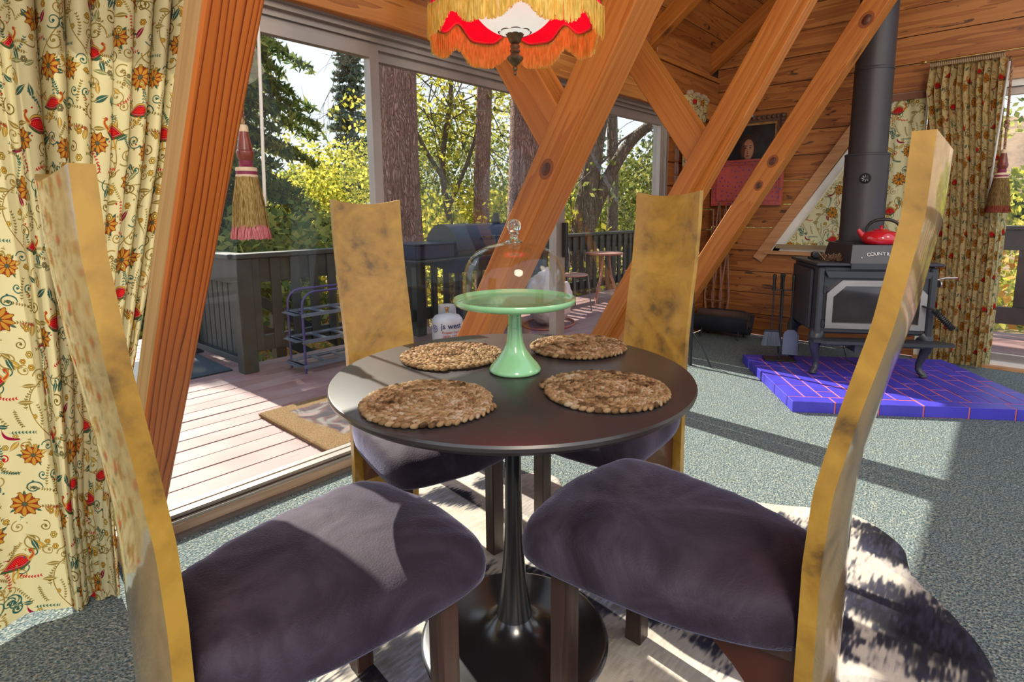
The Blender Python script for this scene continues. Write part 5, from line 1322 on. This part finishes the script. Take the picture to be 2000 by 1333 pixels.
# canvas-covered bundle
tp = thing('canvas_bundle', 'crumpled pale canvas bundle on the deck seen through the cake dome', 'canvas bundle', (-3.62, 4.62, ZD), R(15))
bm = bmesh.new(); bmesh.ops.create_icosphere(bm, subdivisions=5, radius=1.0)
from mathutils import noise as mn
for vv in bm.verts:
    p = vv.co.copy(); s_ = 1+.16*mn.noise(p*1.3)+.10*abs(mn.noise(p*3.1))-.05
    q = Vector((p.x*.25*s_, p.y*.34*s_, (p.z*.5+.5)*.60*s_)); w_ = 1-.42*max(0, p.z)**1.2
    vv.co = Vector((q.x*w_, q.y*w_, max(0, q.z+.02*mn.noise(p*6))))
M().addbm(bm).build('canvas', TARP, tp, smooth=70)
M().tube([(.255*math.cos(a)*1.02, .345*math.sin(a)*1.02, .012) for a in [i*math.pi/12 for i in range(24)]], .009, 6, closed=True).build('red_cord', plain('rust_cord', (.36,.10,.06), .6), tp)
# bistro set
bt = thing('bistro_table', 'small round wooden cafe table at the far end of the deck', 'table', (-3.97, 6.25, ZD))
M().lathe([(0,.64),(.235,.64),(.245,.65),(.245,.665),(0,.668)], 40).build('tabletop', BISTRO, bt, smooth=30)
for k in range(3):
    a = k*2.094+.6; M().tube([(.05*math.cos(a),.05*math.sin(a),.64),(.09*math.cos(a),.09*math.sin(a),.35),(.22*math.cos(a),.22*math.sin(a),0)], .016, 8).build('leg', BISTRO, bt, smooth=50)
def bistro_chair(loc, rz, lab):
    t = thing('wire_chair', lab, 'chair', loc, R(rz), 'wire cafe chairs on the deck')
    M().lathe([(0,.425),(.19,.425),(.20,.435),(.19,.445),(0,.447)], 32).build('seat', BISTRO, t, smooth=30)
    pts_ = [(.20*math.sin(a), .17+.04*math.cos(a)*0, .66+.21*math.cos(a)) for a in [i*2*math.pi/28 for i in range(28)]]
    M().tube(pts_, .008, 8, closed=True).build('back_hoop', BISTROM, t, smooth=50)
    for x, y in ((-.14,-.14),(.14,-.14),(-.14,.15),(.14,.15)): M().tube([(x,y,.43),(x*1.25,y*1.25,0)], .009, 8).build('leg', BISTROM, t, smooth=50)
    M().tube([(-.10,.16,.44),(-.09,.17,.47)], .008, 6).tube([(.10,.16,.44),(.09,.17,.47)], .008, 6).build('stay', BISTROM, t)
bistro_chair((-3.96, 5.50, ZD), 160, 'wire hoop cafe chair nearest the glass, left of the small cafe table')
bistro_chair((-3.50, 6.35, ZD), -95, 'wire hoop cafe chair to the right of the small cafe table')

# ---------------------------------------------------------------- land
gm = M(); nx, ny = 60, 60; v = []; f = []
for j in range(ny+1):
    for i in range(nx+1):
        x = -90+100*i/nx; y = -30+140*j/ny
        d = math.hypot(x+2, y-2); v.append((x, y, -1.15-.018*max(0, d-8)+.12*mn.noise(Vector((x*.3, y*.3, 0)))))
for j in range(ny):
    for i in range(nx): a = j*(nx+1)+i; f.append((a, a+1, a+nx+2, a+nx+1))
gm.add(v, f).build('ground', SOIL, kind='structure', smooth=60)
def ridge(name, b0, b1, dist, fn, mat):
    m = M(); n_ = 120; v = []; f = []
    for i in range(n_+1):
        b = R(b0+(b1-b0)*i/n_); h = fn(i/n_)
        for q, dd_ in ((0, 0), (.45, 18), (.8, 40), (1.0, 70), (.9, 120)): v.append(((dist+dd_)*math.sin(b), (dist+dd_)*math.cos(b), -14+(h+14)*q+mn.noise(Vector((i*.25, q*5, dist)))*2*q))
    for i in range(n_):
        for k in range(4): a = i*5+k; f.append((a, a+5, a+6, a+1))
    m.add(v, f); return m.build(name, mat, kind='structure', smooth=70)
ridge('hill', -22, 30, 170, lambda t: 15+16*math.sin(min(1, t*1.25)*math.pi*.75)+1.5*math.sin(t*23), hillm('hill_autumn', (.16,.13,.11), (.32,.22,.15), (.42,.30,.20)))
ridge('hill', -110, -18, 150, lambda t: 4+5*math.sin(t*7)+1.2*math.sin(t*31), hillm('hill_blue', (.14,.17,.13), (.24,.25,.17), (.34,.30,.18)))

# ---------------------------------------------------------------- trees
def at(b, d): return (d*math.sin(R(b)), d*math.cos(R(b)))
nrs = np.random.RandomState(3)
def leaves_mesh(name, pts, size, aspect, mat, droop=0.0, seed=0):
    rs_ = np.random.RandomState(seed); n_ = len(pts); pts = np.asarray(pts, float)
    a = rs_.normal(size=(n_, 3)); a[:, 2] -= droop; a /= np.linalg.norm(a, axis=1)[:, None]
    b = rs_.normal(size=(n_, 3)); b -= a*(a*b).sum(1)[:, None]; b /= np.linalg.norm(b, axis=1)[:, None]
    s = size*rs_.uniform(.6, 1.35, (n_, 1)); a = a*s; b = b*s*aspect
    v = np.concatenate([pts-a, pts-b*.9, pts+a, pts+b*.9], 1).reshape(-1, 3)
    me = bpy.data.meshes.new(name); me.vertices.add(n_*4); me.vertices.foreach_set('co', v.ravel().astype(np.float32))
    me.loops.add(n_*4); me.loops.foreach_set('vertex_index', np.arange(n_*4, dtype=np.int32))
    me.polygons.add(n_); me.polygons.foreach_set('loop_start', np.arange(0, n_*4, 4, dtype=np.int32)); me.polygons.foreach_set('loop_total', np.full(n_, 4, np.int32))
    me.update(calc_edges=True); me.materials.append(mat); return me
def blob_pts(blobs, per_m2, seed=0):
    rs_ = np.random.RandomState(seed); out = []
    for cx, cy, cz, rx, ry, rz in blobs:
        n_ = int(per_m2*(rx*ry+ry*rz+rx*rz)/3*12.6); d = rs_.normal(size=(n_, 3)); d /= np.linalg.norm(d, axis=1)[:, None]
        r_ = rs_.uniform(.35, 1.0, (n_, 1))**.5; out.append(np.array([cx, cy, cz])+d*r_*np.array([rx, ry, rz]))
    return np.concatenate(out)
def trunk_geo(h, r0_, r1_, seed, lean=(0, 0), nseg=40, n_=40, flare=1.25, rough_=.035):
    m = M(); v = []; f = []
    for j in range(nseg+1):
        t = j/nseg; z = h*t; r_ = r0_+(r1_-r0_)*t+(flare-1)*r0_*math.exp(-z*2.2)
        for k in range(n_):
            a = 2*math.pi*k/n_; p = Vector((math.cos(a)*2.2, math.sin(a)*2.2, z*.55+seed*7)); g = mn.noise(p*3.0)*.6+mn.noise(p*7.0)*.4
            rr_ = r_*(1+rough_*2*g); v.append((rr_*math.cos(a)+lean[0]*z+.04*math.sin(z*.9+seed), rr_*math.sin(a)+lean[1]*z+.03*math.cos(z*.7+seed), z))
    for j in range(nseg):
        for k in range(n_): f.append((j*n_+k, j*n_+(k+1) % n_, (j+1)*n_+(k+1) % n_, (j+1)*n_+k))
    f.append(tuple(nseg*n_+k for k in range(n_))); return m.add(v, f)
def pine(b, d, r_, lab, lean=(0, 0), h=16, mat=PINEBARK, seed=0, crown=True):
    x, y = at(b, d); t = thing('pine_tree', lab, 'tree', (x, y, -1.7), 0, 'tall bare-trunked pines beyond the railing')
    trunk_geo(h, r_, r_*.62, seed, lean, 60, 48).build('trunk', mat, t, smooth=70)
    if crown:
        P_ = blob_pts([(lean[0]*h+random.uniform(-1, 1), lean[1]*h+random.uniform(-1, 1), h-4+k*1.3, 2.4-k*.3, 2.4-k*.3, .6) for k in range(4)], 14, seed)
        link('crown', leaves_mesh('crown', P_, .16, .16, LEAF_D, .4, seed), t, kind='stuff')
    return t
pine(-52.9, 7.8, .285, 'thickest reddish pine trunk just right of the door stile', seed=1, h=17)
pine(-45.0, 12.5, .19, 'slender pine trunk with a broken dark scar between two thicker trunks', seed=2, lean=(.004, .01), h=17)
pine(-40.6, 8.9, .285, 'stout mossy pine trunk partly hidden by the knotted timber', seed=3, h=17)
pine(-31.9, 12.0, .125, 'thin straight trunk right of the curved oak', seed=5, h=13, mat=GREYBARK, crown=False)
# oak with curved limbs
def limb(m, P_, r_): m.tube(smooth_open(P_, 6), r_, 12)
def smooth_open(P_, k=6):
    P_ = [Vector(p) for p in P_]; out = []
    for i in range(len(P_)-1):
        p0, p1, p2, p3 = P_[max(i-1, 0)], P_[i], P_[i+1], P_[min(i+2, len(P_)-1)]
        for q in range(k):
            t = q/k; out.append(.5*((2*p1)+(p2-p0)*t+(2*p0-5*p1+4*p2-p3)*t*t+(-p0+3*p1-3*p2+p3)*t**3))
    out.append(P_[-1]); return out
def vdir(b): return Vector((math.cos(R(b)), -math.sin(R(b)), 0))   # sideways at bearing b
def taper(n_, a, b_): return [a+(b_-a)*i/(n_-1) for i in range(n_)]
def sidewood(b, d, paths, mat, name, parent):
    x, y = at(b, d); s_ = vdir(b); out = M(); tips = []
    for P_, ra, rb_ in paths:
        Q = smooth_open([Vector(s_*p[0])+Vector((0, 0, p[1]))+Vector((math.sin(R(b)), math.cos(R(b)), 0))*(p[2] if len(p) > 2 else 0) for p in P_], 7)
        out.tube(Q, taper(len(Q), ra, rb_), 12); tips.append(Q[-1])
    return out.build(name, mat, parent, smooth=60)
def twiggery(m, rs_, p, dirv, L, r_, depth):
    Q = [Vector(p)]; dv = Vector(dirv).normalized()
    for i in range(5):
        dv = (dv+Vector((rs_.uniform(-.35, .35), rs_.uniform(-.35, .35), rs_.uniform(-.25, .22)))).normalized(); Q.append(Q[-1]+dv*L/5)
    m.tube(Q, taper(6, r_, r_*.45), 5, cap=False)
    if depth > 0:
        for k in range(3):
            j = rs_.randint(2, 5); d2_ = (dv+Vector((rs_.uniform(-1, 1), rs_.uniform(-1, 1), rs_.uniform(-.7, .7)))).normalized(); twiggery(m, rs_, Q[j], d2_, L*.66, r_*.5, depth-1)
x, y = at(-34.4, 9.0); ok_ = thing('oak_tree', 'dark forked oak with a limb arching to the right beyond the deck', 'tree', (x, y, -1.6))
sidewood(-34.4, 9.0, [([(0,0),(.0,1.2),(-.06,2.2),(.02,2.9),(.10,3.6),(.22,4.4),(.30,5.6),(.25,7)], .24, .09), ([(.0,2.3),(.14,2.75),(.38,3.30),(.65,3.75),(1.0,4.05),(1.55,4.30),(2.3,4.45,.3)], .125, .05)], GREYBARK, 'trunk', ok_)
m = M(); rs_ = random.Random(21); s_ = vdir(-34.4)
for q in range(16): twiggery(m, rs_, s_*rs_.uniform(.2, 2.0)+Vector((0, 0, rs_.uniform(3.3, 5.4))), s_*rs_.uniform(-1, 1)+Vector((0, 0, rs_.uniform(-.3, .8))), 1.4, .022, 2)
m.build('branches', GREYBARK, ok_, fix=False, kind='stuff')
P_ = blob_pts([(s_.x*a+rs_.uniform(-.4,.4), s_.y*a+rs_.uniform(-.4,.4), z, .55, .55, .4) for a, z in ((.8,3.2),(1.3,4.9),(.4,5.6),(1.9,3.9),(1.7,3.1),(-.6,4.9),(.9,4.6),(2.3,5.2),(-.2,6.2))], 26, 5)
link('foliage', leaves_mesh('foliage', P_, .055, .6, LEAF_G, 0, 4), ok_, kind='stuff')
# bare-branched tree with pale leaves between the two right-hand pines and the stile
x, y = at(-48.5, 13.5); o2 = thing('oak_tree', 'spindly oak with bare twigs and yellowing leaves between the two nearer pine trunks', 'tree', (x, y, -1.8))
sidewood(-48.5, 13.5, [([(0,0),(.1,2),(-.1,4),(.15,6),(.0,9)], .10, .04), ([(.0,3),(.6,4.4),(1.0,6.0),(.9,7.5)], .06, .02), ([(.0,3.6),(-.6,4.6),(-1.2,6.2),(-1.0,8)], .06, .02)], GREYBARK, 'trunk', o2)
m = M(); s_ = vdir(-48.5)
for q in range(34): twiggery(m, rs_, s_*rs_.uniform(-1.3, 1.5)+Vector((0, 0, rs_.uniform(4.6, 7.6))), s_*rs_.uniform(-1, 1)+Vector((0, 0, rs_.uniform(-1.0, .4))), 1.9, .018, 2)
m.build('branches', GREYBARK, o2, fix=False, kind='stuff')
P_ = blob_pts([(s_.x*a+rs_.uniform(-.6,.6), s_.y*a+rs_.uniform(-.6,.6), z, rs_.uniform(.4,.9), rs_.uniform(.4,.9), .5) for a, z in [(rs_.uniform(-1.7,2.0), rs_.uniform(4.2,8)) for _ in range(16)]], 20, 6)
link('foliage', leaves_mesh('foliage', P_, .07, .7, LEAF_Y, 0, 14), o2, kind='stuff')
# conifers
def conifer(b, d, h, r_, lab, mat, dens=1.0, seed=0, zb_=-1.8, size=.11, asp=.2, gap=.28, droop=.5, z_low=.3, pe=.62):
    x, y = at(b, d); t = thing('conifer_tree', lab, 'tree', (x, y, zb_), 0, 'dark conifers beyond the deck'); rs_ = random.Random(seed); nr_ = np.random.RandomState(seed)
    trunk_geo(h, h*.017+.03, .03, seed, (0, 0), 24, 14).build('trunk', GREYBARK, t, smooth=60)
    m = M(); P_ = []; z = z_low
    while z < h*.99:
        u = 1-z/h; L = r_*(u**pe)*rs_.uniform(.78, 1.1)+.1; nb_ = 7
        for k in range(nb_):
            a = rs_.uniform(0, 6.283); ca, sa = math.cos(a), math.sin(a); LL = L*rs_.uniform(.7, 1.12); Q = []
            for i in range(5):
                q = i/4; Q.append(Vector((ca*LL*q, sa*LL*q, z+LL*(.10*q-.36*q*q*droop*2+.10*q**3))))
            m.tube(Q, taper(5, .012+.006*LL, .004), 4, cap=False)
            nn_ = int(LL*46*dens)
            for i in range(nn_):
                q = rs_.uniform(.12, 1.0)**.8; j = min(3, int(q*4)); p = Q[j].lerp(Q[j+1], q*4-j); w_ = .26*LL*(1-q*.7)+.04; off = rs_.uniform(-w_, w_)
                P_.append((p.x-sa*off+rs_.gauss(0, .03), p.y+ca*off+rs_.gauss(0, .03), p.z-abs(off)*.35-abs(rs_.gauss(0, .05))))
        z += gap*rs_.uniform(.7, 1.2)*(.6+.6*u)
    m.build('branches', GREYBARK, t, fix=False, kind='stuff')
    link('foliage', leaves_mesh('foliage', np.array(P_), size, asp, mat, droop, seed), t, kind='stuff')
conifer(-73, 14, 11.6, 3.7, 'big dark cedar filling the left of the glass behind the straw tassel', LEAF_D, 2.6, 11, size=.12, asp=.30, gap=.27, droop=.7, pe=.42)
conifer(-57.6, 36, 15.5, 2.1, 'small distant fir standing alone against the pale sky', LEAF_B, .8, 12, zb_=-2.5, size=.20, asp=.45, gap=.42, droop=.3)
# undergrowth masses: broad leaved thickets
def thicket(name, lab, b0, b1, d0, d1, z_lo, z_hi, n_, rad, size, mat, per=11, seed=0, asp=.7, group='leafy thickets beyond the deck'):
    rs_ = random.Random(seed); bl = []
    for i in range(n_):
        b = rs_.uniform(b0, b1); d = rs_.uniform(d0, d1); x, y = at(b, d); bl.append((x, y, rs_.uniform(z_lo, z_hi), rad*rs_.uniform(.6, 1.3), rad*rs_.uniform(.6, 1.3), rad*rs_.uniform(.45, .95)))
    P_ = blob_pts(bl, per, seed); o = link(name, leaves_mesh(name, P_, size, asp, mat, 0, seed), None, lab, 'thicket', group, 'stuff'); return o
thicket('thicket_foliage', 'bright yellow-green thicket beyond the steps below the distant fir', -64, -54.5, 15, 22, -1.5, 3.0, 46, 1.1, .066, LEAF_Y, 27, 31)
thicket('thicket_foliage', 'green and yellow thicket between the thickest pine and the slender pine', -54, -40, 14, 21, -1.5, 3.6, 70, 1.1, .066, LEAF_G, 22, 32)
thicket('thicket_foliage', 'sunlit yellow leaves low behind the barbecue', -53, -37, 12, 15, -1.4, 1.6, 30, .8, .07, LEAF_Y, 17, 33)
thicket('thicket_foliage', 'tall pale leafy crowns showing above the barbecue', -52, -38, 17, 23, 3.0, 8.5, 46, .85, .072, LEAF_Y, 13, 34)
thicket('thicket_foliage', 'dull green trees behind the curved oak', -40, -24, 16, 24, -1.5, 2.5, 60, 1.25, .075, LEAF_G, 20, 35)
thicket('thicket_foliage', 'thin grey-green crowns above the arching oak limb', -37, -25, 14, 20, 2.6, 7.5, 34, .7, .08, LEAF_B, 8, 36)
thicket('thicket_foliage', 'bright yellow sprays beside the door handle stile', -39.5, -34, 8.5, 10.5, -1.0, 1.5, 16, .45, .065, LEAF_Y, 22, 37)
thicket('thicket_foliage', 'dark leafy mass low behind the steps at the left', -82, -62, 9, 14, -1.5, .9, 46, .95, .08, LEAF_D, 20, 38)
thicket('thicket_foliage', 'yellow tree beyond the railing at the right edge', -3, 14, 14, 18, -1.6, 1.2, 34, 1.0, .08, LEAF_Y, 14, 39)
thicket('thicket_foliage', 'orange-tan leaves just behind the right-hand railing', -2, 10, 8.2, 9.5, -1.0, .7, 20, .38, .06, LEAF_O, 22, 40)
thicket('thicket_foliage', 'low green shrubs under the right-hand railing', -6, 12, 9.5, 12, -1.6, .3, 24, .8, .06, LEAF_G, 20, 41)
thicket('thicket_foliage', 'dark tree mass behind the back wall window', -22, -4, 15, 22, -1.5, 3.5, 40, 1.3, .09, LEAF_G, 12, 42)
# distant woodland closing the view
thicket('woodland_foliage', 'distant hazy woodland closing the valley behind the thickets', -100, 15, 60, 85, -6, 3.5, 260, 4.2, .42, LEAF_G, 2.4, 43)
# utility pole
up = thing('utility_pole', 'far wooden utility pole with cross-arm above the thicket', 'utility pole', (*at(-60.9, 30), -2.5))
M().tube([(0,0,0),(0,0,4.55)], .11, 10).build('pole', GREYBARK, up, smooth=40)
m = M().box(-.9,.9,-.05,.05,4.0,4.12); m.build('cross_arm', GREYBARK, up).matrix_local = Matrix.Rotation(R(60.9), 4, 'Z')
# fallen leaves on the ground near the railing
P_ = np.stack([nrs.uniform(-14, -4.4, 5000), nrs.uniform(0, 12, 5000), np.full(5000, -1.1)], 1); P_[:, 2] += nrs.uniform(0, .1, 5000)
link('leaf_litter', leaves_mesh('leaf_litter', P_, .07, .7, LEAF_O, 0, 77), None, 'fallen tan leaves scattered on the ground past the railing', 'leaf litter', None, 'stuff')
bpy.context.view_layer.update()
